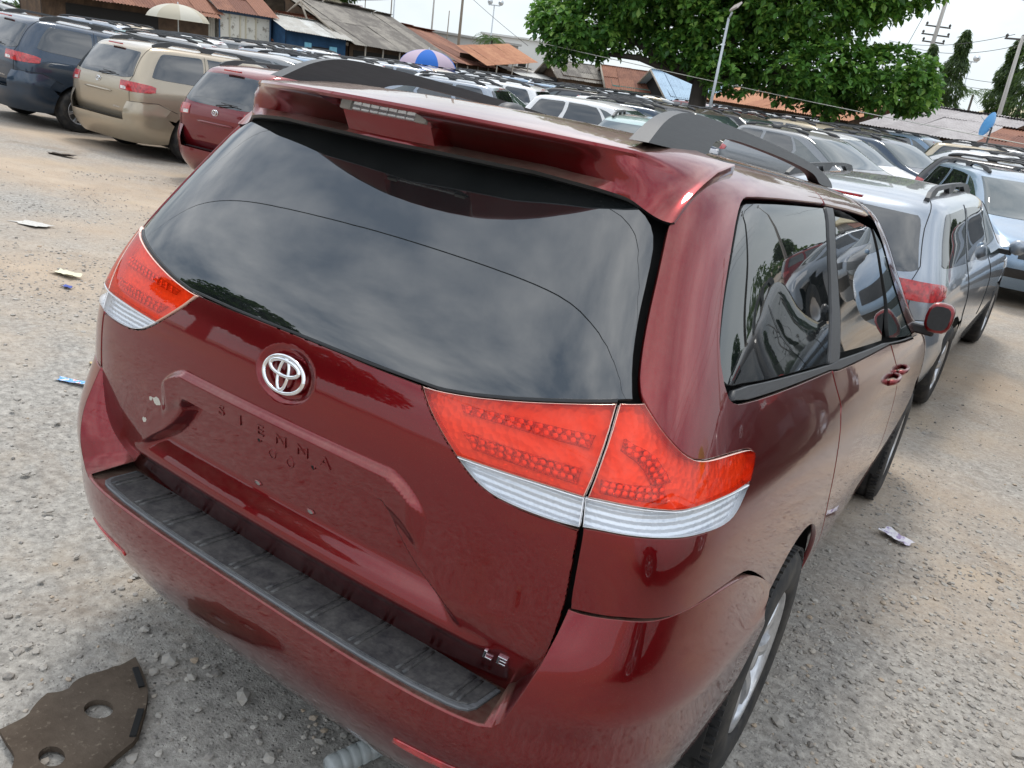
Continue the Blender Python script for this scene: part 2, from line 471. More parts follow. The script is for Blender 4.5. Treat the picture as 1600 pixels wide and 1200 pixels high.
def panel(mb, skin, poly, mat, h=.03, holes=(), relief=None, off=0.0, gap=.0045, skirt=.016, smooth=2, edge=True, skirt_mat=None, mirror=False, bh=None):
    """cut the polygon (u, v) out of the skin; edges are turned in so neighbouring panels leave a real gap"""
    def clean(L):
        L = np.asarray(L, float); return L[np.linalg.norm(L - np.roll(L, 1, 0), axis=1) > 1e-6]
    poly = clean(poly)
    P = clean(chaikin(poly, smooth)) if smooth else poly
    W = Warp(skin, (P[:, 0].min(), P[:, 0].max()), (P[:, 1].min(), P[:, 1].max()))
    loops = []
    for k, L in enumerate([P] + [chaikin(q, smooth) if smooth else np.asarray(q, float) for q in holes]):
        Q = resample(W.fw(L), bh or h * .75)
        ar = np.sum(Q[:, 0] * np.roll(Q[:, 1], -1) - np.roll(Q[:, 0], -1) * Q[:, 1])
        if (ar < 0) == (k == 0): Q = Q[::-1]
        loops.append(Q)
    B = np.concatenate(loops)
    lo, hi = loops[0].min(0), loops[0].max(0)
    gx, gy = np.meshgrid(np.arange(lo[0] + h * .3, hi[0], h), np.arange(lo[1] + h * .3, hi[1], h))
    gx = gx + (np.arange(gx.shape[0]) % 2)[:, None] * h * .5
    G = np.stack([gx.ravel(), gy.ravel()], 1)
    ok = inside(G, loops[0])
    for L in loops[1:]: ok &= ~inside(G, L)
    G = G[ok]
    if len(G):
        dmin = np.full(len(G), 9e9)
        for i in range(0, len(B), 400): dmin = np.minimum(dmin, ((G[:, None] - B[None, i:i + 400]) ** 2).sum(-1).min(1))
        G = G[dmin > (h * .45) ** 2]
    pts = np.concatenate([B, G]); edges = []; b = 0
    for L in loops:
        n = len(L); edges += [(b + i, b + (i + 1) % n) for i in range(n)]; b += n
    r = delaunay_2d_cdt([Vector(p) for p in pts], edges, [], 0, 1e-7)
    V2 = np.array([v[:] for v in r[0]]); F = np.array([f for f in r[2] if len(f) == 3])
    cen = V2[F].mean(1); ok = inside(cen, loops[0])
    for L in loops[1:]: ok &= ~inside(cen, L)
    F = F[ok]
    if len(V2) != len(pts): print('panel: merged points', len(pts) - len(V2))
    uv = W.bw(V2)
    def pos(u, v):
        p, du, dv, n = skin.frame(u, v)
        o = np.full(len(u), off)
        if relief is not None: o = o + relief(p)
        return p + n * o[:, None], n
    p, n0 = pos(uv[:, 0], uv[:, 1])
    if relief is None: n = n0
    else:
        e = 2e-3
        a = pos(uv[:, 0] + e, uv[:, 1])[0] - pos(uv[:, 0] - e, uv[:, 1])[0]; c = pos(uv[:, 0], uv[:, 1] + e)[0] - pos(uv[:, 0], uv[:, 1] - e)[0]
        n = np.cross(a, c); n /= np.linalg.norm(n, axis=1, keepdims=True) + 1e-12
    V = [p]; N = [n]; Fs = [tuple(f) for f in F]; ns = len(p)
    SF = []
    if edge and len(V2) == len(pts):
        b = 0
        for L in loops:
            k = len(L); idx = np.arange(b, b + k); b += k
            q = p[idx]; t = np.roll(q, -1, 0) - np.roll(q, 1, 0); t /= np.linalg.norm(t, axis=1, keepdims=True) + 1e-12
            nn = n0[idx]; inn = np.cross(nn, t)
            base = q + inn * gap * .5
            p[idx] = base + inn * .0012
            r1 = base - nn * .0014; sk = skirt(base)[:, None] if callable(skirt) else skirt
            r2 = base - nn * sk
            n1 = nn * .6 - inn * .8; n2 = -inn
            i1 = ns + np.arange(k); i2 = ns + k + np.arange(k); ns += 2 * k
            V += [r1, r2]; N += [n1, n2]
            for j in range(k):
                jj = (j + 1) % k
                SF.append((idx[j], i1[j], i1[jj], idx[jj])); SF.append((i1[j], i2[j], i2[jj], i1[jj]))
    V = np.concatenate(V); N = np.concatenate(N)
    if mirror:
        V = V * [-1, 1, 1]; N = N * [-1, 1, 1]; Fs = [f[::-1] for f in Fs]; SF = [f[::-1] for f in SF]
    if skirt_mat is None or skirt_mat is mat:
        mb.add(V, Fs + SF, mat, N)
    else:
        k = mb.slot(mat); b0 = len(mb.f)
        mb.add(V, Fs + SF, mat, N); k2 = mb.slot(skirt_mat)
        for i in range(b0 + len(Fs), b0 + len(Fs) + len(SF)): mb.mi[i] = k2
    return mb
def sheet(mb, skin, U, V, nu, nv, mat, off=0.0, mirror=False, keep=None, relief=None, snap=0.0):
    """a plain grid patch of a skin"""
    uu, vv = np.meshgrid(np.linspace(*U, nu), np.linspace(*V, nv)); u, v = uu.ravel(), vv.ravel()
    p, du, dv, n = skin.frame(u, v)
    o = np.full(len(u), off)
    q = p + n * o[:, None]
    F = [(j * nu + i, j * nu + i + 1, (j + 1) * nu + i + 1, (j + 1) * nu + i) for j in range(nv - 1) for i in range(nu - 1)]
    if keep is not None:
        k = keep(q); F = [f for f in F if all(k[i] for i in f)]
        if snap:                       # pull the ragged edge onto the round wheel arch
            for wy in WHEEL_Y:
                dd = q[:, 1:] - np.array([wy, WHEEL_Z]); r = np.hypot(dd[:, 0], dd[:, 1]); m_ = (r > .3) & (r < .44 + snap)
                q[m_, 1:] = np.array([wy, WHEEL_Z]) + dd[m_] / r[m_][:, None] * .44
    if mirror: q = q * [-1, 1, 1]; n = n * [-1, 1, 1]; F = [f[::-1] for f in F]
    mb.add(q, F, mat, n)
    return mb
def locate(skin, pts, kind, guess=None):
    """(x, z) on the rear, (y, z) on the side or (x, y) on the roof -> (u, v)"""
    ax = {'r': (0, 2), 's': (1, 2), 't': (0, 1)}[kind]
    pts = np.asarray(pts, float)
    gu, gv = np.meshgrid(np.arange(0, skin.nu - .99, .25), np.arange(0, skin.nv - .99, .25))
    if kind == 'r': k = (gu <= 5.4)
    elif kind == 's': k = (gu >= 4.6) & (gu <= 12.5)
    else: k = gv > skin.nv - 3.5
    gu, gv = gu[k], gv[k]; S = skin.eval(gu, gv)
    out = []
    for a, b in pts:
        s = -1.0 if (kind != 's' and a < 0) else 1.0
        i = np.argmin((S[:, ax[0]] - a * s) ** 2 + (S[:, ax[1]] - b) ** 2); g = np.array([gu[i], gv[i]])
        for _ in range(25):
            def f(q):
                e = skin.eval(np.array([q[0]]), np.array([q[1]]))[0]; return np.array([e[ax[0]] - a * s, e[ax[1]] - b])
            r = f(g); h = 1e-4
            J = np.stack([(f(g + [h, 0]) - f(g - [h, 0])) / (2 * h), (f(g + [0, h]) - f(g - [0, h])) / (2 * h)], 1)
            st = np.linalg.lstsq(J, -r, rcond=1e-6)[0]; m_ = np.abs(st).max()
            g = g + st * min(1, .5 / (m_ + 1e-9))
            g = np.clip(g, 0, [skin.nu - 1.001, skin.nv - 1.001])
            if m_ < 1e-6: break
        out.append((g[0] * s, g[1]))
    return np.array(out)

# ---------------------------------------------------------------- ground: a dirt lot that falls away from the camera
def ground_h(x, y):
    x = np.asarray(x, float); y = np.asarray(y, float)
    s = y + np.where(x < 0, .37 * x * (1 - np.exp(np.minimum(x, 0) / 2.0)), 0)
    a = .35
    t = s - a * np.logaddexp(0, (s - 4.65) / a)
    t = -(-t - a * np.logaddexp(0, (-t - 4.0) / a))
    far = np.clip((np.hypot(x - 1.2, y + .9) - 14) / 24, 0, 1)
    return -.0965 * t + .24 * far * far * (3 - 2 * far)
def dirt(t):
    g = t.geo('Position')
    big = t.noise(.35, 5, .6, g); mid = t.noise(1.6, 6, .62, g); fine = t.noise(28, 6, .7, g); gr = t.noise(150, 3, .6, g)
    sep = t.n('ShaderNodeSeparateXYZ'); t.put(sep.inputs[0], g)
    # sandy tracks further out, grey crushed stone round the parked van
    d = t.n('ShaderNodeVectorMath', operation='DISTANCE'); t.put(d.inputs[0], g); d.inputs[1].default_value = (-.6, .2, 0)
    far = t.rng(t.math('ADD', d.outputs['Value'], t.math('MULTIPLY', t.math('SUBTRACT', mid, .5), 5.0)), 2.2, 4.6)
    sand = t.mix(t.rng(mid, .3, .7), (.375, .285, .205), (.49, .395, .30))
    grey = t.mix(t.rng(fine, .35, .68), (.215, .20, .18), (.46, .43, .385))
    base = t.mix(t.math('MULTIPLY', far, t.rng(big, .36, .60)), grey, sand)
    base = t.mix(t.math('MULTIPLY', t.rng(t.noise(.9, 5, .65, g), .56, .72), .55), base, (.46, .355, .245))
    v = t.voro(75, g, out='Color')
    sv = t.n('ShaderNodeSeparateColor'); t.put(sv.inputs[0], v)
    vd = t.voro(75, g)
    pebble = t.math('MULTIPLY', t.rng(vd, .25, .42, 1, 0), t.rng(sv.outputs[0], .50, .58))
    base = t.mix(t.math('MULTIPLY', pebble, .38), base, t.mix(sv.outputs[1], (.16, .15, .145), (.55, .52, .47)))
    base = t.mix(t.math('MULTIPLY', t.rng(t.noise(3.3, 4, .7, g), .62, .75), .5), base, (.17, .14, .11))
    dark = t.rng(t.voro(34, g), .12, .22, 1, 0)
    base = t.mix(t.math('MULTIPLY', dark, t.rng(t.noise(2.2, 3, .6, g), .45, .6)), base, (.12, .11, .10))
    base = t.mix(t.math('MULTIPLY', t.rng(gr, .5, .75), .35), base, (.20, .18, .155))
    mud = t.rng(t.noise(.8, 6, .7, g, .6), .57, .70)
    base = t.mix(t.math('MULTIPLY', mud, .5), base, (.24, .175, .12))
    h = t.math('ADD', t.math('ADD', t.math('MULTIPLY', fine, .6), t.math('MULTIPLY', gr, .35)), t.math('ADD', t.math('MULTIPLY', pebble, .5), mid))
    return t.done(t.pbr(base=base, rough=.95, spec=.2, normal=t.bump(h, .6, .016)))
DIRT = M('dirt_and_gravel', dirt)
mb = MB()
def axis(lo, hi, c0, c1, fine, grow=1.16):
    a = list(np.arange(c0, c1 + 1e-6, fine)); st = fine; x = c1
    while x < hi: st *= grow; x += st; a.append(min(x, hi))
    st = fine; x = c0
    while x > lo: st *= grow; x -= st; a.insert(0, max(x, lo))
    return np.array(a)
gx, gy = axis(-500, 500, -4.2, 2.6, .035), axis(-400, 900, -2.2, 5.0, .035)
X, Y = np.meshgrid(gx, gy)
from mathutils import noise as mn
def fbm(x, y, s, o=4):
    r = np.zeros_like(x); f = s; a = 1.0
    for k in range(o):
        ph = 1.7 * k
        r += a * (np.sin(x * f * 1.3 + y * f * .7 + ph + 1.4 * np.sin(y * f * .9 - ph)) * np.cos(y * f * 1.1 - x * f * .5 + 2 * ph + 1.2 * np.sin(x * f * .8))); f *= 2.13; a *= .52
    return r
near = np.exp(-((np.maximum(0, np.maximum(np.abs(X + .8) - 3.4, np.abs(Y - 1.4) - 3.6))) / 6) ** 2)
Z = ground_h(X, Y) + fbm(X, Y, .9, 5) * .012 * (.3 + .7 * near) - .004
nx, ny = len(gx), len(gy)
ii = np.arange(nx * ny).reshape(ny, nx)
F = np.stack([ii[:-1, :-1], ii[:-1, 1:], ii[1:, 1:], ii[1:, :-1]], -1).reshape(-1, 4)
mb.add(np.stack([X, Y, Z], -1).reshape(-1, 3), F.tolist(), DIRT)
ground = tag(mb.build('ground'), kind='structure')

# gravel: crushed stone scattered over the near ground, one mass; the larger stones are single things
def stone_shape(seed):
    r = np.random.default_rng(seed)
    bm = bmesh.new(); bmesh.ops.create_icosphere(bm, subdivisions=1, radius=1.0)
    for v in bm.verts: v.co *= r.uniform(.72, 1.15)
    for _ in range(3):
        n = Vector(r.normal(size=3)).normalized(); dcut = r.uniform(.55, .8)
        for v in bm.verts:
            e = v.co.dot(n) - dcut
            if e > 0: v.co -= n * e
    for v in bm.verts: v.co.x *= r.uniform(1.0, 1.02) * 1.15; v.co.z *= .62
    V = np.array([v.co[:] for v in bm.verts]); bm.verts.index_update(); F = [tuple(q.index for q in f.verts) for f in bm.faces]; bm.free()
    return V, F
SHAPES = [stone_shape(k) for k in range(9)]
def stone_mat(t):
    r = t.n('ShaderNodeNewGeometry').outputs['Random Per Island']
    g = t.geo('Position')
    c = t.ramp(r, (0, (.12, .115, .11)), (.25, (.24, .23, .22)), (.55, (.34, .325, .30)), (.8, (.44, .42, .385)), (1, (.40, .30, .21)))
    return t.done(t.pbr(base=t.mix(t.rng(t.noise(90, 4, .6, g), .3, .7), c, t.mix(.5, c, (.42, .36, .29))), rough=.92, spec=.25))
STONE = M('crushed_stone', stone_mat)
VB, FB_ = SHAPES[0]
def gravel_density(x, y):
    g = fbm(x * 1.0, y * 1.0, .8, 4)
    d = .16 + .85 * (g > .22) + .5 * np.exp(-(((x + .3) / 1.6) ** 2 + ((y + .35) / .5) ** 2)) + 1.2 * np.exp(-(((x - 1.35) / .35) ** 2 + ((y - 1.2) / 1.6) ** 2))
    return d
vs_, fs_, off = [], [], 0
cand = 130000
px = rng.uniform(-9, 2.8, cand); py = rng.uniform(-1.8, 8.0, cand)
w = gravel_density(px, py) * np.exp(-np.hypot(px - .6, py - .4) / 4.6) 
keep = rng.random(cand) < np.clip(w * .95, 0, 1)
under = (np.abs(px) < .75) & (py > .7) & (py < 4.6)
px, py = px[keep & ~under], py[keep & ~under]
sz = np.exp(rng.normal(math.log(.0062), .42, len(px))); sz = np.clip(sz, .003, .017)
pz = ground_h(px, py) + fbm(px, py, .9, 5) * .012 - .004
for k in range(len(SHAPES)):
    idx = np.arange(len(px))[k::len(SHAPES)]; V, F = SHAPES[k]
    a = rng.uniform(0, 6.28, len(idx)); c, s = np.cos(a), np.sin(a)
    W = V[None] * sz[idx][:, None, None] * rng.uniform(.8, 1.25, (len(idx), 1, 3))
    R = np.stack([W[..., 0] * c[:, None] - W[..., 1] * s[:, None] + px[idx][:, None], W[..., 0] * s[:, None] + W[..., 1] * c[:, None] + py[idx][:, None], W[..., 2] + (pz[idx] + sz[idx] * .22)[:, None]], -1)
    n = len(V); Fa = np.array(F)
    vs_.append(R.reshape(-1, 3)); fs_.append((Fa[None] + (np.arange(len(idx)) * n)[:, None, None]).reshape(-1, 3) + off); off += n * len(idx)
mb = MB(); mb.add(np.concatenate(vs_), np.concatenate(fs_).tolist(), STONE, smooth=False)
tag(mb.build('gravel'), 'grey crushed stone and grit strewn over the dirt', kind='stuff')
stone_meshes = []
for k in range(6):
    mb = MB(); V, F = stone_shape(40 + k); mb.add(V, F, STONE, smooth=False); stone_meshes.append(mb.mesh('stone'))
STONE_SPOTS = [(-0.498, 0.218, 0.032), (-0.671, 0.247, 0.018), (-0.940, 0.399, 0.020), (-0.756, 0.235, 0.010), (-0.543, 0.204, 0.014), (-0.230, 0.270, 0.030), (-1.096, 0.156, 0.014), (-0.587, 0.598, 0.012), (1.345, 2.090, 0.028), (1.443, 3.129, 0.018), (1.075, 2.355, 0.018), (1.069, 1.995, 0.020), (1.231, 1.422, 0.020), (1.747, 3.189, 0.030), (1.717, 3.406, 0.020), (1.598, 1.998, 0.014), (1.661, 2.015, 0.012), (1.054, 1.409, 0.028), (1.200, 2.166, 0.012), (1.694, 2.401, 0.016), (1.497, 1.920, 0.012), (1.074, 3.840, 0.016), (1.162, 4.163, 0.014), (0.842, 4.014, 0.020), (1.762, 2.500, 0.020), (-0.526, 0.291, 0.014), (-0.393, 0.217, 0.020), (-0.488, 0.157, 0.018), (-0.140, 0.145, 0.016), (-0.095, 0.295, 0.016), (-0.528, 0.385, 0.012), (-1.163, 0.311, 0.014), (-0.971, 0.024, 0.010), (-0.812, -0.029, 0.012), (-2.215, 0.815, 0.020), (-1.818, 0.472, 0.022), (-1.956, 0.846, 0.020), (-1.495, 0.389, 0.020), (-0.908, 0.318, 0.012), (0.053, 0.302, 0.018), (-2.429, 0.725, 0.018), (-3.328, 1.573, 0.020), (-3.981, 1.649, 0.016), (1.363, 3.168, 0.012), (1.453, 4.144, 0.014), (1.652, 3.708, 0.014), (1.153, 1.308, 0.020), (1.764, 1.902, 0.030), (1.723, 1.988, 0.020), (-0.063, 0.189, 0.012), (-0.272, 0.151, 0.012), (1.375, 1.524, 0.012), (1.330, 2.642, 0.012), (1.140, 2.903, 0.014), (1.083, 2.792, 0.016), (0.900, 2.158, 0.016), (0.989, 2.124, 0.018), (1.026, 1.703, 0.020)]
SPOTS = [('the torn fibreboard panel', -.42, 0), ('the plastic bottle under the bumper', .19, .35), ('the right rear wheel', 1.05, 1.2), ('the right front wheel', 1.05, 4.0), ('the white printed bag', 1.16, 3.47), ('the blue wrapper', -2.64, 1.12), ('the cream paper strip', -4.5, 2.1), ('the left end of the bumper', -1.0, .3)]
RANK = ['largest', 'second largest', 'third largest', 'fourth largest', 'fifth largest', 'sixth largest', 'seventh largest', 'eighth largest', 'ninth largest', 'tenth largest', 'eleventh largest', 'twelfth largest', 'thirteenth largest', 'fourteenth largest', 'fifteenth largest', 'smallest']
seen_ = {}
for i, (x, y, s) in enumerate(sorted(STONE_SPOTS, key=lambda q: -q[2])):
    o = bpy.data.objects.new('stone', stone_meshes[i % 6]); COL.objects.link(o)
    o.location = (x, y, float(ground_h(x, y)) + s * .2); o.scale = (s, s * (.75 + .25 * ((i * 7) % 5) / 4), s * .8); o.rotation_euler = (0, 0, i * 2.4)
    k_ = min(range(len(SPOTS)), key=lambda q: math.hypot(SPOTS[q][1] - x, SPOTS[q][2] - y)); n_ = seen_.get(k_, 0); seen_[k_] = n_ + 1
    tag(o, ('%s loose grey stone by %s' % (RANK[min(n_, 15)], SPOTS[k_][0])).strip(), 'stone', 'loose stones round the dark red van')

# ---------------------------------------------------------------- van skins
BODY = Skin(van_table())
FB = [0, .25, .42, .58, .70, .80, .88, .94, .975, .993, 1.0]
DB = [0, .001, .006, .020, .050, .095, .160, .260, .400, .580, .86]
BUMP_LEVELS = [  # z, rear y, half width, plan roundness
    (.245, .170, .900, 1.0), (.300, .120, .935, 1.0), (.370, .068, .958, 1.0), (.450, .026, .975, 1.0), (.530, .006, .986, 1.0),
    (.605, .002, .992, 1.0), (.655, -.002, .994, .95), (.700, .000, .994, .88), (.755, .028, .993, .85), (.820, .048, .989, .80), (.885, .064, .980, .76)]
rows_ = [[(W * fx, yc + d * k, z) for fx, d in zip(FB, DB)] for z, yc, W, k in BUMP_LEVELS[:8]]
# above the shoulder the bumper runs into the body along the seam
su = np.array([0, .62, 1.10, 1.86, 2.68, 3.25, 3.80, 4.40, 5.20, 5.75, 6.25]); sv = np.array([5.2, 5.2, 5.2, 5.2, 5.2, 5.22, 5.33, 5.31, 5.36, 4.97, 3.42])
top_ = BODY.eval(su, sv)
p7 = np.array(rows_[7])
for t, bulge in ((.36, .012), (.70, .006), (1.0, 0.0)):
    q = p7 * (1 - t) + top_ * t; q[:, 1] -= bulge * (1 - np.array(DB) / .86); rows_.append(q.tolist())
BUMPER = Skin(rows_, mirror_front=False)
WHEEL_Y = (1.12, 4.12); WHEEL_Z = .357; ARCH_R = .43
def uv(*p): return np.array(p, float)
LENS_LOW = [(3.30, 7.33), (3.59, 7.35), (3.98, 7.36), (4.31, 7.34), (4.60, 7.30), (4.82, 7.28), (5.10, 7.23), (5.255, 7.26), (5.37, 7.40), (5.49, 7.665), (5.594, 7.907), (5.705, 8.274), (5.727, 8.46)]
LENS_TOP = [(5.666, 8.58), (5.545, 8.643), (5.30, 8.70), (5.06, 8.726), (4.872, 8.749), (4.713, 8.795), (4.53, 8.92), (4.37, 9.09), (4.186, 9.289), (3.994, 9.524), (3.859, 9.689)]
SPLIT = [(3.46, 9.62), (3.385, 9.115), (3.235, 8.46), (3.115, 7.909), (3.065, 7.29)]          # gap between the two lamp halves, downwards
LENS_IN = [(1.002, 8.952), (1.056, 8.781), (1.142, 8.494), (1.276, 8.139), (1.425, 7.807), (1.508, 7.642), (1.646, 7.413), (1.841, 7.259), (2.103, 7.213), (2.412, 7.208), (2.739, 7.223), (3.046, 7.263)]
LENS_UP = [(1.166, 8.955), (1.449, 9.052), (1.951, 9.232), (2.576, 9.416), (3.46, 9.62)]
GAP_GLASS = [(3.79, 9.79), (3.742, 9.944), (3.724, 10.09), (3.713, 10.33), (3.714, 10.66), (3.723, 11.07), (3.721, 11.54), (3.70, 12.07), (3.69, 12.57), (3.712, 12.65), (3.76, 12.92), (3.80, 13.19), (3.885, 13.49), (4.023, 13.97), (4.054, 14.61), (4.03, 15.3)]
HATCH_SIDE = [(3.046, 7.263), (3.0, 6.376), (2.972, 5.48), (2.896, 4.546), (2.787, 3.671), (2.646, 2.98), (2.45, 2.2), (2.33, 1.85)]
SEAM = [(3.03, 5.19), (3.576, 5.273), (3.832, 5.33), (4.255, 5.323), (4.699, 5.30), (5.035, 5.41), (5.451, 5.36), (5.638, 5.216), (5.79, 4.884), (6.065, 4.069)]
def arch_uv(skin, wy, a0, a1, n=16, R=ARCH_R):
    an = np.linspace(math.radians(a0), math.radians(a1), n)
    return locate(skin, [(wy + R * math.cos(a), WHEEL_Z + R * math.sin(a)) for a in an], 's')
ARCH = arch_uv(BODY, 1.14, 4, 127)        # front foot to the bumper seam, counter-clockwise
def sstep(a, b, x):
    t = np.clip((x - a) / (b - a), 0, 1); return t * t * (3 - 2 * t)

def hatch_relief(p):
    """stampings of the tailgate: the handle bar, the plate recess under it, the emblem dish, the lower crease"""
    x = np.abs(p[:, 0]); z = p[:, 2]
    zr = np.where(x > .32, .990 - np.clip((x - .32) / .09, 0, 1.6) ** 1.7 * .046, .990)
    amp = 1 - sstep(.385, .43, x)
    zl = zr - .052
    up = .019 * (1 - sstep(0, .020, z - zr)) ** 1.5
    face = .019 - .006 * (zr - z) / .052
    side = np.interp(z, [.70, .74, .783, .812, .842, .874, .90, .93, .96], [.56, .52, .462, .420, .386, .357, .338, .322, .318])
    inr = 1 - sstep(side - .034, side + .012, x)
    depth = -.033 * sstep(.712, .785, z) * inr
    bar = np.where(z > zr, up, np.where(z > zl, face, .013 * (1 - sstep(0, .009 + .030 * (1 - inr), zl - z)))) * amp
    d = bar + depth * sstep(-.001, .011, .938 - z)
    r = np.sqrt((p[:, 0] / .088) ** 2 + ((z - 1.10) / .062) ** 2)
    d = d - .0065 * (1 - sstep(.80, 1.06, r))
    zc = np.interp(x, [.44, .52, .62, .70], [.792, .777, .790, .838])
    d = d + .0024 * np.exp(-((z - zc) / .032) ** 2) * sstep(.40, .56, x) * (1 - sstep(.54, .74, x))
    d = d + .006 * np.exp(-((z - .705) / .016) ** 2) * (1 - sstep(.55, .64, x))
    return d

# ---------------------------------------------------------------- the dark red minivan in front
CAR_ROWS = ((0.999992, 0.000000, 0.003960), (-0.000380, 0.995379, 0.096019), (-0.003942, -0.096019, 0.995372))
hero = thing('minivan', 'big dark red minivan in front with roof spoiler, seen from its rear right corner', 'minivan')
hm = Matrix(CAR_ROWS).to_4x4(); hero.matrix_world = hm

def both(fn, name, parent=hero, label=None):
    """right part, then the mirrored left one"""
    out = []
    for s in (1, -1):
        mb = MB(); fn(mb, s < 0); o = mb.build(name, parent)
        if label: o['label'] = label
        out.append(o)
    return out
def mir(P):          # symmetric polygon from its right half given from the bottom centre to the top centre
    P = np.asarray(P, float)
    L = P[::-1] * [-1, 1]
    return np.concatenate([P, L])

# dark inner shell seen through the panel gaps
mb = MB()
def no_arch(q):
    k = np.ones(len(q), bool)
    for wy in WHEEL_Y: k &= np.hypot(q[:, 1] - wy, q[:, 2] - WHEEL_Z) > .44
    return k
sheet(mb, BODY, (-15, 15), (0, 17.5), 150, 54, SHELL, -.062, keep=no_arch)
mb.build('inner_shell', hero)

# tailgate
half = [(0, 1.8), (2.0, 1.8), (2.33, 1.85)] + HATCH_SIDE[::-1][1:-1] + [(3.046, 7.20)] + LENS_IN[::-1][1:] + [(.593, 8.949), (.25, 8.965), (0, 8.97)]
mb = MB(); panel(mb, BODY, mir(half), RED, h=.0050, relief=hatch_relief, gap=.006, smooth=1, bh=.006)
tailgate = mb.build('tailgate', hero)
# rear window: glass runs out to the gap
half = [(0, 8.99), (.593, 8.97), (.99, 8.985), (1.166, 8.99), (1.449, 9.085), (1.951, 9.265), (2.576, 9.45), (3.46, 9.665), (3.70, 9.72), (3.62, 10.2), (3.60, 10.66), (3.60, 11.54), (3.55, 12.2), (3.36, 12.65), (2.95, 13.0), (2.4, 13.35), (1.5, 13.6), (0, 13.7)]
mb = MB(); panel(mb, BODY, mir(half), GLASS, h=.03, off=-.003, gap=.004, smooth=1, skirt_mat=SHELL, bh=.015)
rear_window = mb.build('rear_window', hero)
mb = MB()
half = np.array([(0, 8.955), (.593, 8.94), (.99, 8.96), (1.166, 8.965), (1.449, 9.06), (1.951, 9.24), (2.576, 9.425), (3.46, 9.64)])
seal = np.concatenate([half, (half + [0, .055])[::-1]])
for s in (False, True): panel(mb, BODY, seal, BLACK_TRIM, h=.02, off=.0005, gap=0, skirt=.01, smooth=0, mirror=s, bh=.01)
mb.build('window_seal', rear_window)

# lamps: an outer lens and, 24 mm behind it, the reflector with its rows of cells
def cells(p0, du, dv):
    def f(p):
        a = p[:, 0] * 58 + p[:, 1] * 40; b = p[:, 2] * 58
        return .004 * np.sin(a * 2) * np.sin(b * 2)
    return f
def lerp_line(L, v):
    pass
tail = []
RED_SPLIT_H = [(1.425, 7.807), (1.884, 7.862), (2.488, 7.92), (3.09, 7.93)]
RED_SPLIT_B = [(3.10, 7.94), (3.381, 7.969), (3.772, 7.969), (4.172, 7.941), (4.442, 7.892), (4.702, 7.902), (5.035, 7.907), (5.355, 7.88), (5.575, 7.85)]
H_RED = [(1.02, 8.93), (1.056, 8.781), (1.142, 8.494), (1.276, 8.139)] + RED_SPLIT_H + SPLIT[::-1][2:-1] + LENS_UP[::-1]
H_CLR = RED_SPLIT_H[::-1] + [(1.508, 7.642), (1.646, 7.413), (1.841, 7.259), (2.103, 7.213), (2.412, 7.208), (2.739, 7.223), (3.046, 7.263)]
LB_EDGE = [(3.49, 9.63), (3.41, 9.115), (3.255, 8.46), (3.13, 7.94)]
B_RED = LB_EDGE + RED_SPLIT_B[1:-1] + [(5.594, 7.907), (5.705, 8.274), (5.727, 8.46)] + LENS_TOP
B_CLR = RED_SPLIT_B[::-1] + [(3.085, 7.29), (3.30, 7.33), (3.59, 7.35), (3.98, 7.36), (4.31, 7.34), (4.60, 7.30), (4.82, 7.28), (5.10, 7.23), (5.255, 7.26), (5.37, 7.40), (5.49, 7.665)]
def shrink(P, k):
    P = np.asarray(P, float); c = P.mean(0); return c + (P - c) * k
def lamp_half(name, red, clr, rows, s):
    mb = MB(); panel(mb, BODY, red, LENS_RED, h=.016, off=.004, gap=.003, skirt=.026, smooth=1, mirror=s, bh=.008, skirt_mat=LAMP_DARK)
    t = mb.build(name, hero)
    mb = MB(); panel(mb, BODY, clr, LENS_CLEAR, h=.016, off=.004, gap=.002, skirt=.014, smooth=1, mirror=s, bh=.008, skirt_mat=LAMP_WHITE); mb.build('clear_lens', t)
    mb = MB(); panel(mb, BODY, red, LAMP_FLAT, h=.012, off=-.017, edge=False, smooth=1, mirror=s, bh=.008); mb.build('lamp_backing', t)
    mb = MB(); panel(mb, BODY, clr, LAMP_CHROME, h=.012, off=-.009, edge=False, smooth=1, mirror=s, bh=.008); mb.build('chrome_reflector', t)
    for lo, hi, du in rows:                    # cell rows as one band of facets with dark round cells
        mb = MB(); P = np.concatenate([np.array(lo), np.array(hi)[::-1]])
        panel(mb, BODY, P, LAMP_BOWL, h=.010, off=-.010, relief=cells(0, 0, 0), gap=0, skirt=.01, smooth=1, mirror=s, bh=.008)
        n = int(du * 1.5); a = np.array(lo); b = np.array(hi)
        for k in range(n):
            for w in (.32, .72):
                q = (k + .5 + (w > .5) * .25) / (n + .5)
                def at(L):
                    ss = np.linspace(0, 1, len(L)); return np.array([np.interp(q, ss, L[:, 0]), np.interp(q, ss, L[:, 1])])
                c = at(a) * (1 - w) + at(b) * w
                p, _, _, nn = BODY.frame(np.array([c[0]]), np.array([c[1]])); p, nn = p[0] - nn[0] * .005, nn[0]
                tx = np.cross([0, 0, 1], nn); tx /= np.linalg.norm(tx); tz = np.cross(nn, tx)
                an = np.linspace(0, 2 * np.pi, 9)[:-1]; r = .0056
                ring = [p + r * (math.cos(t_) * tx + math.sin(t_) * tz) for t_ in an]
                V = np.array([p + nn * .0030] + ring); F = [(0, 1 + i, 1 + (i + 1) % 8) for i in range(8)]
                if s: V = V * [-1, 1, 1]; F = [f[::-1] for f in F]
                mb.add(V, F, LAMP_DARK)
        mb.build('lamp_cells', t)
    return t
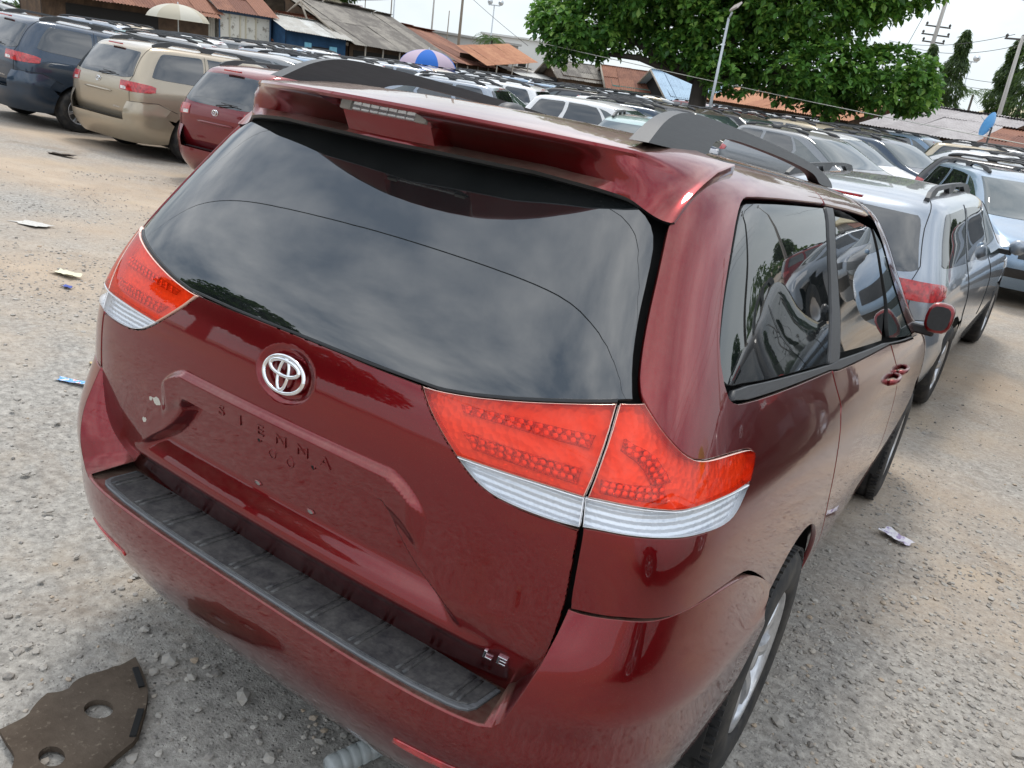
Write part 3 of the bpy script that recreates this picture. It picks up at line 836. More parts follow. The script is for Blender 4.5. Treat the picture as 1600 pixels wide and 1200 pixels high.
for s in (False, True):
    lamp_half('tailgate_lamp', H_RED, H_CLR, [([(1.55, 8.05), (2.2, 8.10), (2.95, 8.12)], [(1.42, 8.35), (2.2, 8.42), (3.02, 8.46)], 9), ([(1.40, 8.72), (2.2, 8.80), (3.12, 8.85)], [(1.36, 8.86), (2.2, 9.02), (3.2, 9.10)], 9)], s)
    lamp_half('corner_lamp', B_RED, B_CLR, [([(3.3, 8.08), (3.8, 8.10), (4.35, 8.05)], [(3.32, 8.36), (3.8, 8.38), (4.3, 8.42)], 6), ([(4.1, 8.42), (3.95, 8.75), (3.6, 8.95)], [(4.42, 8.45), (4.15, 8.95), (3.65, 9.15)], 5)], s)

# body side: quarter panel with the rear pillar
QP = [(4.03, 15.45)] + GAP_GLASS[::-1][1:] + [(3.859, 9.70)] + LENS_TOP[::-1][1:] + LENS_LOW[::-1] + [(3.085, 7.27), (3.04, 6.376), (3.01, 5.48)] + SEAM[:] \
    + [tuple(q) for q in ARCH[::-1]] + [(7.33, 1.0), (7.28, 1.9), (7.25, 2.344), (7.163, 3.839), (7.132, 5.26), (7.171, 6.573), (7.315, 7.653), (7.396, 8.028), (7.408, 8.59), (7.40, 9.20)] \
    + [(6.43, 9.37), (5.65, 9.49), (5.41, 9.54), (5.25, 9.72), (5.05, 10.4), (5.03, 11.05), (5.0, 12.1), (5.02, 13.1), (5.09, 13.62), (5.25, 13.78), (6.5, 13.95), (7.95, 14.12), (8.03, 14.6), (8.05, 15.45)]
both(lambda mb, s: panel(mb, BODY, QP, RED, h=.022, gap=.005, smooth=1, mirror=s, bh=.014), 'quarter_panel')
QW = [(5.06, 10.45), (5.14, 9.98), (5.32, 9.82), (5.66, 9.80), (7.37, 9.40), (7.46, 9.79), (7.66, 10.8), (7.74, 12.34), (7.93, 13.95), (6.5, 13.80), (5.27, 13.62), (5.13, 13.5), (5.07, 13.1), (5.05, 12.1), (5.06, 11.05)]
both(lambda mb, s: panel(mb, BODY, QW, GLASS, h=.03, off=-.004, gap=.004, smooth=1, mirror=s, skirt_mat=SHELL, bh=.02), 'quarter_window')
BELT = [(5.36, 9.60), (5.65, 9.52), (6.43, 9.40), (7.34, 9.235), (7.57, 9.10), (9.38, 8.735), (11.0, 7.92), (11.0, 8.02), (9.2, 8.92), (7.65, 9.34), (7.36, 9.37), (5.66, 9.76), (5.40, 9.76)]
both(lambda mb, s: panel(mb, BODY, BELT, GREY_RAIL, h=.02, off=.002, gap=.002, smooth=0, mirror=s, bh=.015), 'belt_moulding')
CP = [(7.36, 9.38), (7.60, 9.30), (7.66, 9.45), (7.91, 10.75), (7.95, 12.34), (8.26, 13.98), (7.95, 13.98), (7.75, 12.34), (7.67, 10.8), (7.47, 9.79)]
both(lambda mb, s: panel(mb, BODY, CP, GREY_RAIL, h=.03, off=.001, gap=.003, smooth=1, mirror=s, bh=.02), 'pillar_trim')
SD = [(7.28, .9), (8.60, .9), (8.63, 1.766), (8.66, 2.344), (8.83, 3.036), (8.892, 4.237), (8.97, 5.606), (9.082, 6.635), (9.25, 7.8), (9.38, 8.70), (7.60, 9.06), (7.42, 9.18), (7.42, 8.59), (7.41, 8.028), (7.33, 7.653), (7.185, 6.573), (7.147, 5.26), (7.178, 3.839), (7.265, 2.344), (7.29, 1.9)]
doors = both(lambda mb, s: panel(mb, BODY, SD, RED, h=.03, gap=.005, smooth=1, mirror=s, bh=.02), 'sliding_door')
SF = [(8.0, 14.12), (9.4, 14.05), (10.4, 13.85), (10.45, 14.3), (10.6, 15.45), (8.08, 15.45), (8.05, 14.6)]
both(lambda mb, s: panel(mb, BODY, SF, RED, h=.03, gap=.004, smooth=1, mirror=s, bh=.02), 'door_frame')
SW = [(7.70, 9.48), (9.12, 9.05), (9.40, 9.6), (9.75, 10.2), (9.98, 11.5), (10.15, 13.2), (9.39, 13.53), (8.28, 13.62), (8.02, 12.34), (7.97, 10.75)]
FD = [(8.66, .9), (10.4, .9), (10.55, 2.5), (10.6, 4.0), (10.62, 6.22), (10.95, 7.85), (9.42, 8.68), (9.27, 7.8), (9.10, 6.635), (8.985, 5.606), (8.907, 4.237), (8.845, 3.036), (8.68, 2.344)]
fdoors = both(lambda mb, s: panel(mb, BODY, FD, RED, h=.035, gap=.005, smooth=1, mirror=s, bh=.025), 'front_door')
both(lambda mb, s: panel(mb, BODY, SW, GLASS, h=.04, off=-.004, gap=.004, smooth=1, mirror=s, skirt_mat=SHELL), 'sliding_door_window')
FW = [(9.50, 8.95), (10.9, 8.10), (11.25, 8.5), (11.1, 9.6), (10.9, 10.9), (10.65, 12.4), (10.35, 13.2), (10.15, 11.5), (9.95, 10.2), (9.60, 9.4)]
both(lambda mb, s: panel(mb, BODY, FW, GLASS_CLEAR, h=.04, off=-.004, gap=.004, smooth=1, mirror=s, skirt_mat=SHELL), 'front_door_window')
FF = [(10.43, .9), (11.2, .3), (13.0, .2), (15, .2), (15, 7.9), (13.2, 8.3), (12.0, 8.3), (11.35, 8.2), (10.97, 7.85), (10.64, 6.22), (10.62, 4.0), (10.57, 2.5)]
AF = arch_uv(BODY, 4.12, 0, 180, 22)
def front_part(mb, s):
    sheet(mb, BODY, (10.6, 15), (0, 8.3), 50, 36, RED, 0, mirror=s, keep=no_arch, snap=.05)
both(front_part, 'front_fender')
both(lambda mb, s: sheet(mb, BODY, (11.9, 15), (8.6, 13.9), 16, 14, GLASS_CLEAR, .001, mirror=s), 'windscreen')
both(lambda mb, s: sheet(mb, BODY, (10.7, 12.3), (8.2, 15.4), 12, 20, RED, 0.0, mirror=s), 'windscreen_pillar')
both(lambda mb, s: sheet(mb, BODY, (7.0, 10.6), (0, .88), 30, 4, RED, -.003, mirror=s, keep=no_arch, snap=.05), 'rocker_panel')
mb = MB(); sheet(mb, BODY, (-15, 15), (15.5, 17.99), 120, 18, RED, 0.0)
roof = mb.build('roof', hero)
RM_ = np.array([(4.06, 15.44), (6.5, 15.46), (8.5, 15.46), (11, 15.4)])
both(lambda mb, s: panel(mb, BODY, np.concatenate([RM_, (RM_ + [0, .10])[::-1]]), BLACK_TRIM, h=.03, off=.0015, gap=0, skirt=.006, smooth=0, mirror=s), 'roof_moulding', roof)

# rear bumper: outer face, ledge, step pad
inner = locate(BUMPER, [(.747, .884), (.745, .83), (.738, .77), (.724, .71), (.710, .665), (.697, .632), (.680, .612), (.655, .604), (.60, .603), (.42, .603), (.2, .603), (0, .603)], 'r')
seam_b = np.array([(u_, 9.97) for u_ in (4.85, 5.4, 6.0, 6.6, 7.2, 7.8, 8.4, 9.0, 9.5, 9.93)])
arch_b = locate(BUMPER, [(1.14 + ARCH_R * math.cos(a), WHEEL_Z + ARCH_R * math.sin(a)) for a in np.radians(np.linspace(128, 188, 12))], 's')
right = np.concatenate([[(0, .35), (4, .35), (7.6, .5)], arch_b[::-1], seam_b[::-1], inner[:]])
def fixed(P):
    return P
mb = MB()
poly = np.concatenate([right, (right * [-1, 1])[::-1]])
panel(mb, BUMPER, poly, RED, h=.020, gap=.004, skirt=lambda b: np.where(b[:, 2] < .607, .010, np.interp(b[:, 2], [.605, .610], [.01, .13])), smooth=0, bh=.012)
bumper = mb.build('rear_bumper', hero)
mb = MB()
edge_x = [(0, .006), (.20, .006), (.38, .010), (.54, .024), (.61, .038), (.654, .052), (.678, .066), (.70, .085), (.745, .12), (.77, .21)]
E2 = np.array(edge_x); ring = np.concatenate([E2, (E2 * [-1, 1])[::-1]])
zl = lambda y: .598 - (y - .02) * .03
def ledge_z(P): return np.stack([P[:, 0], P[:, 1], .599 - (P[:, 1] - .02) * .04], 1)
rows = []
for k in np.linspace(0, 1, 10):
    rows.append(ledge_z(np.stack([ring[:, 0], ring[:, 1] * (1 - k) + .215 * k], 1)))
loft(mb, rows, RED, closed=False, caps=False)
mb.build('ledge', bumper)
pf = np.array([(0, .021), (.20, .022), (.362, .026), (.486, .034), (.574, .046), (.600, .053), (.616, .064), (.624, .082), (.629, .163)])
ring = np.concatenate([pf, (pf * [-1, 1])[::-1][:-1] if False else (pf[1:] * [-1, 1])[::-1]])
def plate(mb, ring, z0, z1, mat, inset=.004):
    c = np.array([0, ring[:, 1].mean()]); R = resample(ring, .02); 
    t = np.roll(R, -1, 0) - np.roll(R, 1, 0); t /= np.linalg.norm(t, axis=1, keepdims=True); inn = np.stack([-t[:, 1], t[:, 0]], 1)
    def lift(P, z): q = ledge_z(P); q[:, 2] += z; return q
    k = len(R); V = np.concatenate([lift(R, z0), lift(R, z1 - inset * .5), lift(R + inn * inset * .6, z1)])
    F = [(a * k + i, a * k + (i + 1) % k, (a + 1) * k + (i + 1) % k, (a + 1) * k + i) for a in (0, 1) for i in range(k)] + [tuple(range(2 * k, 3 * k))]
    mb.add(V, F, mat, smooth=False)
mb = MB(); plate(mb, ring, -.004, .006, PAD_EDGE); pad = mb.build('step_pad', bumper)
r2 = ring.copy(); r2[:, 0] *= .985; r2[:, 1] = np.where(r2[:, 1] < .155, r2[:, 1] + .009, r2[:, 1])
mb = MB(); plate(mb, r2, .004, .0085, PAD, .003); mb.build('pad_surface', pad)
for i in range(10):
    xc = -.577 + i * 1.154 / 9
    y0 = np.interp(abs(xc), pf[:, 0], pf[:, 1]) + .018
    mb = MB()
    for dx in (-.009, .009):
        sl = .012 * np.sign(xc) * min(1, abs(xc) / .5)
        rr = []
        for y in np.linspace(y0, .155, 6):
            z = ledge_z(np.array([[xc, y]]))[0, 2] + .0085
            x = xc + dx + 0 * sl; e = .0035 if y0 + .004 < y < .152 else .0015
            rr.append([(x - .0055, y, z - .002), (x - .003, y, z + e), (x + .003, y, z + e), (x + .0055, y, z - .002)])
        loft(mb, rr, PAD, closed=True)
    mb.build('pad_rib', pad)
def refl(mb, s):
    P = locate(BUMPER, [(.47, .447), (.52, .446), (.60, .452), (.655, .462), (.66, .470), (.60, .470), (.52, .467), (.475, .462)], 'r')
    panel(mb, BUMPER, P, TAIL_RED, h=.02, off=.0035, gap=0, skirt=.008, smooth=1, mirror=s)
both(refl, 'reflector', bumper)

# spoiler over the rear window
def sp_section(x):
    a = abs(x); t = a / .645
    yj = .655 + .085 * t * t; zj = 1.7445 - .030 * t ** 3
    yt = .215 + .225 * (a / .6) ** 2.2; zt = 1.6975 - .004 * t * t
    yl = np.interp(a, [0, .30, .48, .57, .62, .645], [.300, .322, .362, .398, .422, .438]); zl_ = np.interp(a, [0, .37, .50, .571, .621, .648], [1.618, 1.620, 1.612, 1.604, 1.591, 1.574])
    ch = 1 - sstep(.40, .59, a)
    bx = 1 - sstep(.128, .140, a)
    tip = np.array([yt, zt]); lip = np.array([yl, zl_]); deep = np.array([yl + .050, zl_ + .014])
    m1 = tip * .55 + lip * .45 + np.array([-.012, .006]); m2 = tip * .2 + lip * .8 + np.array([-.006, .004])
    c1 = deep * .50 + tip * .50 + np.array([.012, -.002])
    p1 = c1 * ch + m1 * (1 - ch); p2 = deep * ch + m2 * (1 - ch)
    p1 = p1 * (1 - bx) + np.array([.290, 1.6625]) * bx; p2 = p2 * (1 - bx) + np.array([yl + .003, zl_ + .008]) * bx
    pr = np.array([yt + .012 * ch - .004 * (1 - ch), zt - .017])
    pb = pr * (1 - bx) + np.array([.286, 1.693]) * bx
    mid = np.array([(yj + yt) / 2, zt + .72 * (zj - zt)]); q1 = np.array([yt + .06, zt + .25 * (zj - zt)])
    sec = np.array([np.array([yj, zj]), mid, q1, tip + [.010, .0025], tip, tip + [-.003, -.006], tip + [.001, -.012], pb, pb * .5 + p1 * .5, p1, p1 * .5 + p2 * .5, p2, lip + (p2 - lip) * .35 + [0, .001], lip, lip + [.004, -.007], lip + [.05, -.013], np.array([yl + .16, zl_ + .01]), np.array([yj, zj - .02])])
    # towards its ends the spoiler sinks into the pillar along this curve
    E = np.array([(.425, 1.574), (.460, 1.607), (.498, 1.634), (.549, 1.660), (.616, 1.688), (.72, 1.711)])
    w = sstep(.545, .645, a)
    ke = np.array([1, .93, .80, .66, .62, .58, .54, .50, .44, .36, .24, .14, .07, 0, 0, 0, 0, 1.0])
    end = np.stack([np.interp(ke * 5, np.arange(6), E[:, 0]), np.interp(ke * 5, np.arange(6), E[:, 1])], 1)
    end[14] += [.01, -.006]; end[15] += [.05, .0]; end[16] += [.16, .03]; end[17] += [0, -.02]
    return sec * (1 - w) + end * w
xs = np.concatenate([[-.652], -np.array([.648, .644, .638, .63, .62, .61, .60, .59, .58, .57, .56, .55, .54, .53, .52, .51, .50, .485, .47, .455, .44, .42, .40, .37, .33, .29, .25, .18, .15, .141, .134, .127]), [-.06, 0]]); xs = np.concatenate([xs, -xs[:-1][::-1]])
mb = MB(); rings = []
for x in xs:
    sec = np.array(sp_section(np.sign(x) * min(abs(x), .648)))
    if abs(x) > .65: c = sec.mean(0); sec = c + (sec - c) * .96
    rings.append(np.column_stack([np.full(len(sec), x), sec]))
loft(mb, rings, RED); kb = mb.slot(BLACK_TRIM)
for i_, f_ in enumerate(mb.f):
    if len(f_) == 4 and all(13 <= q % 18 <= 17 for q in f_): mb.mi[i_] = kb
spoiler = mb.build('roof_spoiler', hero); spoiler.data.set_sharp_from_angle(angle=math.radians(38))
mb = MB()
bl = bmesh.new()
rr = []
for x in np.linspace(-.126, .126, 25):
    e = .004 * (abs(x) / .126) ** 4
    rr.append([(x, .290, 1.6935), (x, .268 + e, 1.6925 - e), (x, .2755 + e, 1.6655 + e), (x, .296, 1.6640)])
loft(mb, rr, LENS_CLEAR, closed=True)
brake = mb.build('brake_light', spoiler); brake.data.set_sharp_from_angle(angle=math.radians(30))
mb = MB()
for i in range(7):
    x = -.078 + i * .026
    box(mb, (x, .2815, 1.6795), (.0235, .006, .023), LAMP_CHROME, R=np.array(Matrix.Rotation(math.radians(-15), 3, 'X')), bev=.002)
for s in (-1, 1): box(mb, (s * .109, .2800, 1.6795), (.030, .008, .025), plain('lamp_end', (.42, .40, .37), .4), R=np.array(Matrix.Rotation(math.radians(-15), 3, 'X')))
mb.build('brake_light_cells', brake)

# roof rails, cut as an arched bar with a slot
def rail(mb, s):
    out = [(.44, 1.715), (.475, 1.735), (.53, 1.765), (.60, 1.789), (.68, 1.801), (.80, 1.806), (1.1, 1.808), (1.5, 1.804), (1.85, 1.794), (2.05, 1.782), (2.2, 1.764), (2.28, 1.745), (2.29, 1.728), (2.05, 1.728), (2.0, 1.750), (1.90, 1.764), (1.5, 1.776), (1.05, 1.778), (.94, 1.773), (.86, 1.760), (.82, 1.742), (.80, 1.718)]
    P = chaikin(np.array(out), 2, 60)
    bm = bmesh.new(); x0 = .535
    w = .024
    vf = [bm.verts.new((x0 - w + (z - 1.72) * -.10, y, z)) for y, z in P]; vb = [bm.verts.new((x0 + w * .8 + (z - 1.72) * -.28, y, z)) for y, z in P]
    n = len(P); bm.faces.new(vf[::-1]); bm.faces.new(vb)
    for i in range(n): bm.faces.new((vf[i], vf[(i + 1) % n], vb[(i + 1) % n], vb[i]))
    ed = [e for e in bm.edges if len({v.co.x > x0 for v in e.verts}) == 1 and e.calc_face_angle(0) > .6]
    bmesh.ops.bevel(bm, geom=ed, offset=.013, segments=3, affect='EDGES', profile=.5)
    bmesh.ops.triangulate(bm, faces=[f for f in bm.faces if len(f.verts) > 4])
    bm.verts.index_update(); V = np.array([v.co[:] for v in bm.verts]); F = [[v.index for v in f.verts] for f in bm.faces]; bm.free()
    if s: V = V * [-1, 1, 1]; F = [f[::-1] for f in F]
    mb.add(V, F, GREY_RAIL)
for o in both(rail, 'roof_rail'): o.data.set_sharp_from_angle(angle=math.radians(32))
mb = MB(); loft(mb, [[(.032 * k * math.cos(a), .775 + .05 * k * math.sin(a) + (1 - k) * .012, 1.737 + h) for a in np.linspace(0, 2 * np.pi, 17)[:-1]] for k, h in ((1.1, 0), (1.0, .010), (.8, .020), (.5, .026), (.1, .028))], GREY_RAIL)
mb.build('antenna_base', hero)

# emblem, lettering, badge, plate screw holes
def on_tailgate(x, z, lift=0.0):
    q = locate(BODY, [(x, z)], 'r'); p, _, _, n = BODY.frame(q[:, 0], q[:, 1]); o = hatch_relief(p)[0] + lift
    return p[0] + n[0] * o, n[0]
mb = MB()
ec, en = on_tailgate(0, 1.10, .010)
tilt = math.atan2(-en[2], -en[1])
def ell(mb, cx, cz, a, b, r, rz, lift=0.0, n=56, a0=0, a1=2 * math.pi):
    an = np.linspace(a0, a1, n, endpoint=False); rings = []
    for t in an:
        c = np.array([cx + a * math.cos(t), cz + b * math.sin(t)]); nn = np.array([math.cos(t) / a, math.sin(t) / b]); nn /= np.linalg.norm(nn)
        w = r * (1.0 + rz * abs(nn[0]))
        rings.append([(c[0] + nn[0] * w * math.cos(q), -lift - .0045 * max(-.4, math.sin(q)), c[1] + nn[1] * w * math.cos(q)) for q in np.linspace(0, 2 * np.pi, 11)[:-1]])
    rings = np.array(rings); rings = np.concatenate([rings, rings[:1]])
    V = rings.reshape(-1, 3); TZ = np.cross(en, [1.0, 0, 0]); TZ /= np.linalg.norm(TZ)
    V = ec + V[:, :1] * np.array([1.0, 0, 0]) + V[:, 2:3] * TZ - V[:, 1:2] * en
    k, m_ = rings.shape[:2]
    F = [(i * m_ + j, i * m_ + (j + 1) % m_, (i + 1) * m_ + (j + 1) % m_, (i + 1) * m_ + j) for i in range(k - 1) for j in range(m_)]
    mb.add(V, F, CHROME)
ell(mb, 0, 0, .0615, .0395, .0042, .45)
ell(mb, 0, .0145, .0440, .0165, .0042, .35, .0015)
ell(mb, 0, -.0005, .0150, .0335, .0042, .1, .0005)
mb.build('emblem', tailgate)
def text_mesh(txt, size, extrude, bevel, sx=1.0):
    cu = bpy.data.curves.new('letters', 'FONT'); cu.body = txt; cu.size = size; cu.extrude = extrude; cu.bevel_depth = bevel; cu.bevel_resolution = 1
    cu.align_x = 'CENTER'; cu.align_y = 'CENTER'; cu.resolution_u = 4
    o = bpy.data.objects.new('letters', cu); COL.objects.link(o)
    dg = bpy.context.evaluated_depsgraph_get(); dg.update()
    me = bpy.data.meshes.new_from_object(o.evaluated_get(dg)); V = np.array([v.co[:] for v in me.vertices]); F = [tuple(p.vertices) for p in me.polygons]
    bpy.data.objects.remove(o); bpy.data.curves.remove(cu); bpy.data.meshes.remove(me)
    V[:, 0] *= sx
    return V, F
def put_text(mb, V, F, p, n, mat):
    n = n / np.linalg.norm(n); tx = np.cross([0, 0, 1.0], n); tx /= np.linalg.norm(tx); tz = np.cross(n, tx)
    mb.add(p + V[:, :1] * tx + V[:, 1:2] * tz + V[:, 2:3] * n, F, mat, smooth=False)
for i, ch in enumerate('SIENNA'):
    mb = MB()
    V, F = text_mesh(ch, .036, .0016, 0.0, 1.45)
    p, n = on_tailgate(-.167 + i * .0668, .963, .0006)
    V = V - [0, (V[:, 1].max() + V[:, 1].min()) / 2, 0]
    put_text(mb, V, F, p, np.array([n[0], n[1], -.11]), RED); mb.build('letter', tailgate)
for ch, x in (('L', .603), ('E', .634)):
    mb = MB(); V, F = text_mesh(ch, .034, .002, .0008, 1.35); V[:, 0] += V[:, 1] * .25
    p, n = on_tailgate(x, .695, .002); put_text(mb, V, F, p, n, CHROME); mb.build('badge_letter', tailgate)
for x, z, r in ((-.089, .790, 1), (.089, .790, 1), (-.089, .905, 0), (.089, .905, 0)):
    mb = MB(); p, n = on_tailgate(x, z, .001); w, h = (.013, .0065) if r else (.007, .007)
    V = [p + np.array([w * math.cos(a), -.001, h * math.sin(a)]) for a in np.linspace(0, 2 * np.pi, 13)[:-1]] + [p + np.array([w * .72 * math.cos(a), -.003, h * .72 * math.sin(a)]) for a in np.linspace(0, 2 * np.pi, 13)[:-1]]
    F = [(i, (i + 1) % 12, 12 + (i + 1) % 12, 12 + i) for i in range(12)]
    mb.add(np.array(V), F, RED); mb.add(np.array(V[12:]) + [0, .0015, 0], [tuple(range(12))], STEEL if r else SHELL)
    mb.build('plate_hole', tailgate)
for x in (-.045, .015):
    mb = MB(); p, n = on_tailgate(x, .885, .001)
    for i in range(1):
        an = np.linspace(0, 2 * np.pi, 17)[:-1]; V = [p + np.array([.011 * k * math.cos(a), -.0012 * (1 if 0 < j < 2 else 0), .011 * k * math.sin(a)]) for j, k in enumerate((1.15, 1.0, .85)) for a in an]
        F = [(j * 16 + i, j * 16 + (i + 1) % 16, (j + 1) * 16 + (i + 1) % 16, (j + 1) * 16 + i) for j in range(2) for i in range(16)]
        mb.add(np.array(V), F, RED)
    mb.build('plug', tailgate)

# small ragged pale patches set just proud of the left side of the tailgate
PALE_PATCH = plain('pale_matte', (.50, .47, .41), .8, var=.25, vs=60)
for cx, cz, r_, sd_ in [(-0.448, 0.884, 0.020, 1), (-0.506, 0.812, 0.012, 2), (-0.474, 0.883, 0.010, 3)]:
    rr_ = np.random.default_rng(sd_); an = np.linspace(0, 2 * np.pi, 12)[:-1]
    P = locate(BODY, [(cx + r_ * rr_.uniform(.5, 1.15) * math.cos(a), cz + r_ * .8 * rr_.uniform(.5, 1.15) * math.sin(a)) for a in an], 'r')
    mb = MB(); panel(mb, BODY, P, PALE_PATCH, h=.008, relief=hatch_relief, off=.0008, gap=0, skirt=.001, smooth=0); mb.build('pale_patch', tailgate)
# door handles and mirror
for (y, z), door in (((2.50, 1.03), 0), ((2.79, 1.03), 1)):
    for s in (1, -1):
        q = locate(BODY, [(y, z)], 's'); p, _, _, n = BODY.frame(q[:, 0], q[:, 1]); p, n = p[0], n[0]
        mb = MB(); rr = []
        for k in np.linspace(-1, 1, 9):
            c = p + np.array([0, .085 * k, .004 * k]) + n * (.030 - .026 * k ** 4); h = .013
            rr.append([c + np.array([0, 0, h * math.sin(a)]) + n * (.009 * math.cos(a)) for a in np.linspace(0, 2 * np.pi, 9)[:-1]])
        rr = np.array(rr)
        if s < 0: rr = rr * [-1, 1, 1]
        loft(mb, rr, RED); mb.build('door_handle', (doors, fdoors)[door][0 if s > 0 else 1])
def mirror_part(mb, s):
    rr = []
    for t, w in ((-1, .86), (-.8, .97), (-.4, 1.0), (.1, 1.0), (.6, .85), (.9, .55), (1.0, .25)):
        c = np.array([1.008, 3.50 + .05 * t, 1.225]); a = np.linspace(0, 2 * np.pi, 17)[:-1]
        ca, sa = np.cos(a), np.sin(a)
        sg = lambda q: np.sign(q) * np.abs(q) ** .7
        rr.append(np.stack([c[0] + .064 * w * sg(ca) * (1 if True else 1), np.full(16, c[1]) + .02 * sg(ca), c[2] + .080 * w * sg(sa)], 1))
    rr = np.array(rr)
    if s: rr = rr * [-1, 1, 1]
    loft(mb, rr, RED)
    g = rr[0]; g = g.mean(0) + (g - g.mean(0)) * .90; mb.add(g + [0, -.003, 0], [tuple(range(16))], BLACK_TRIM)
    box(mb, ((-1 if s else 1) * .945, 3.53, 1.145), (.12, .06, .05), BLACK_TRIM, bev=.01)
both(mirror_part, 'side_mirror')

# wheels, wheel wells, underside
def wheel_mesh(detail=True):
    tm, rm = MB(), MB(); n = 64 if detail else 28
    R, r0 = .357, .222
    prof = [(-.10, r0 + .004), (-.115, r0 + .02), (-.120, R - .07), (-.112, R - .025), (-.095, R - .006), (-.07, R), (0, R + .002), (.07, R), (.095, R - .006), (.112, R - .025), (.120, R - .07), (.117, r0 + .03), (.110, r0 + .008), (.098, r0)]
    if detail:
        a = []
        for p_, q_ in zip(prof[:-1], prof[1:]): a.append(p_)
        prof = a + prof[-1:]
        prof = prof[:5] + [(-.062, R), (-.060, R - .008), (-.052, R - .008), (-.050, R), (-.006, R + .002), (-.004, R - .008), (.004, R - .008), (.006, R + .002), (.050, R), (.052, R - .008), (.060, R - .008), (.062, R)] + prof[8:]
    lathe(tm, prof, RUBBER, n)
    if detail:
        for i in range(72):     # tread blocks on the shoulders
            a = i * 2 * math.pi / 72
            for sx in (-1, 1):
                Rm = np.array(Matrix.Rotation(-a, 3, 'X'))
                v = np.array([(sx * .088, 0, R + .0005)])
                box(tm, tuple((Rm @ v[0])), (.040, .017, .009), RUBBER, R=Rm)
    lathe(rm, [(.100, r0), (.106, r0 - .004), (.104, r0 - .012), (.085, r0 - .020), (.03, r0 - .03), (-.08, r0 - .03), (-.1, r0)], ALLOY, n)
    ns = 7
    for i in range(ns):
        a = 2 * math.pi * i / ns
        rr = []
        for t in np.linspace(0, 1, 7):
            rad = .035 + (r0 - .045) * t; w = .030 - .008 * math.sin(t * 3.0) + .018 * t ** 3; x = .082 + .018 * math.sin(t * 2.6) - .012 * (1 - t)
            rr.append([(x - .022, -w, rad), (x, -w * .72, rad), (x + .004, 0, rad), (x, w * .72, rad), (x - .022, w, rad)])
        rr = np.array(rr) @ np.array(Matrix.Rotation(a, 3, 'X')).T
        loft(rm, rr, ALLOY, smooth=False)
    lathe(rm, [(.05, .075), (.082, .068), (.088, .05), (.092, .034), (.098, .030), (.100, .02), (.100, .001)], ALLOY, 24)
    lathe(rm, [(.02, .19), (.02, .05)], STEEL, 24)      # brake disc
    return tm.mesh('tyre'), rm.mesh('rim')
TYRE, RIM = wheel_mesh(True)
def put_wheel(parent, x, y, tyre=TYRE, rim=RIM, z=WHEEL_Z):
    w = bpy.data.objects.new('wheel', tyre); link(w, parent); w.location = (x, y, z)
    r = bpy.data.objects.new('rim', rim); link(r, w)
    if x < 0: w.rotation_euler = (0, 0, math.pi)
    return w
for x in (.865, -.865):
    for y in WHEEL_Y: put_wheel(hero, x, y)
for wy in (1.14, 4.12):
    for s in (1, -1):
        mb = MB(); an = np.radians(np.linspace(-12, 192, 26)); rr = []
        for x, r in ((.955, ARCH_R + .002), (.955, ARCH_R + .012), (.60, ARCH_R + .012), (.60, .05)):
            rr.append([(x * s, wy + r * math.cos(a), WHEEL_Z + r * math.sin(a)) for a in an])
        loft(mb, rr, SHELL, closed=False, caps=False); mb.build('wheel_well', hero)
mb = MB(); box(mb, (0, 2.6, .30), (1.7, 4.3, .10), SHELL); mb.build('underside', hero)
mb = MB(); tube(mb, [(.52, .60, .30), (.52, .25, .29), (.52, .17, .275)], .028, STEEL, 14, caps=False); mb.build('exhaust_pipe', hero)

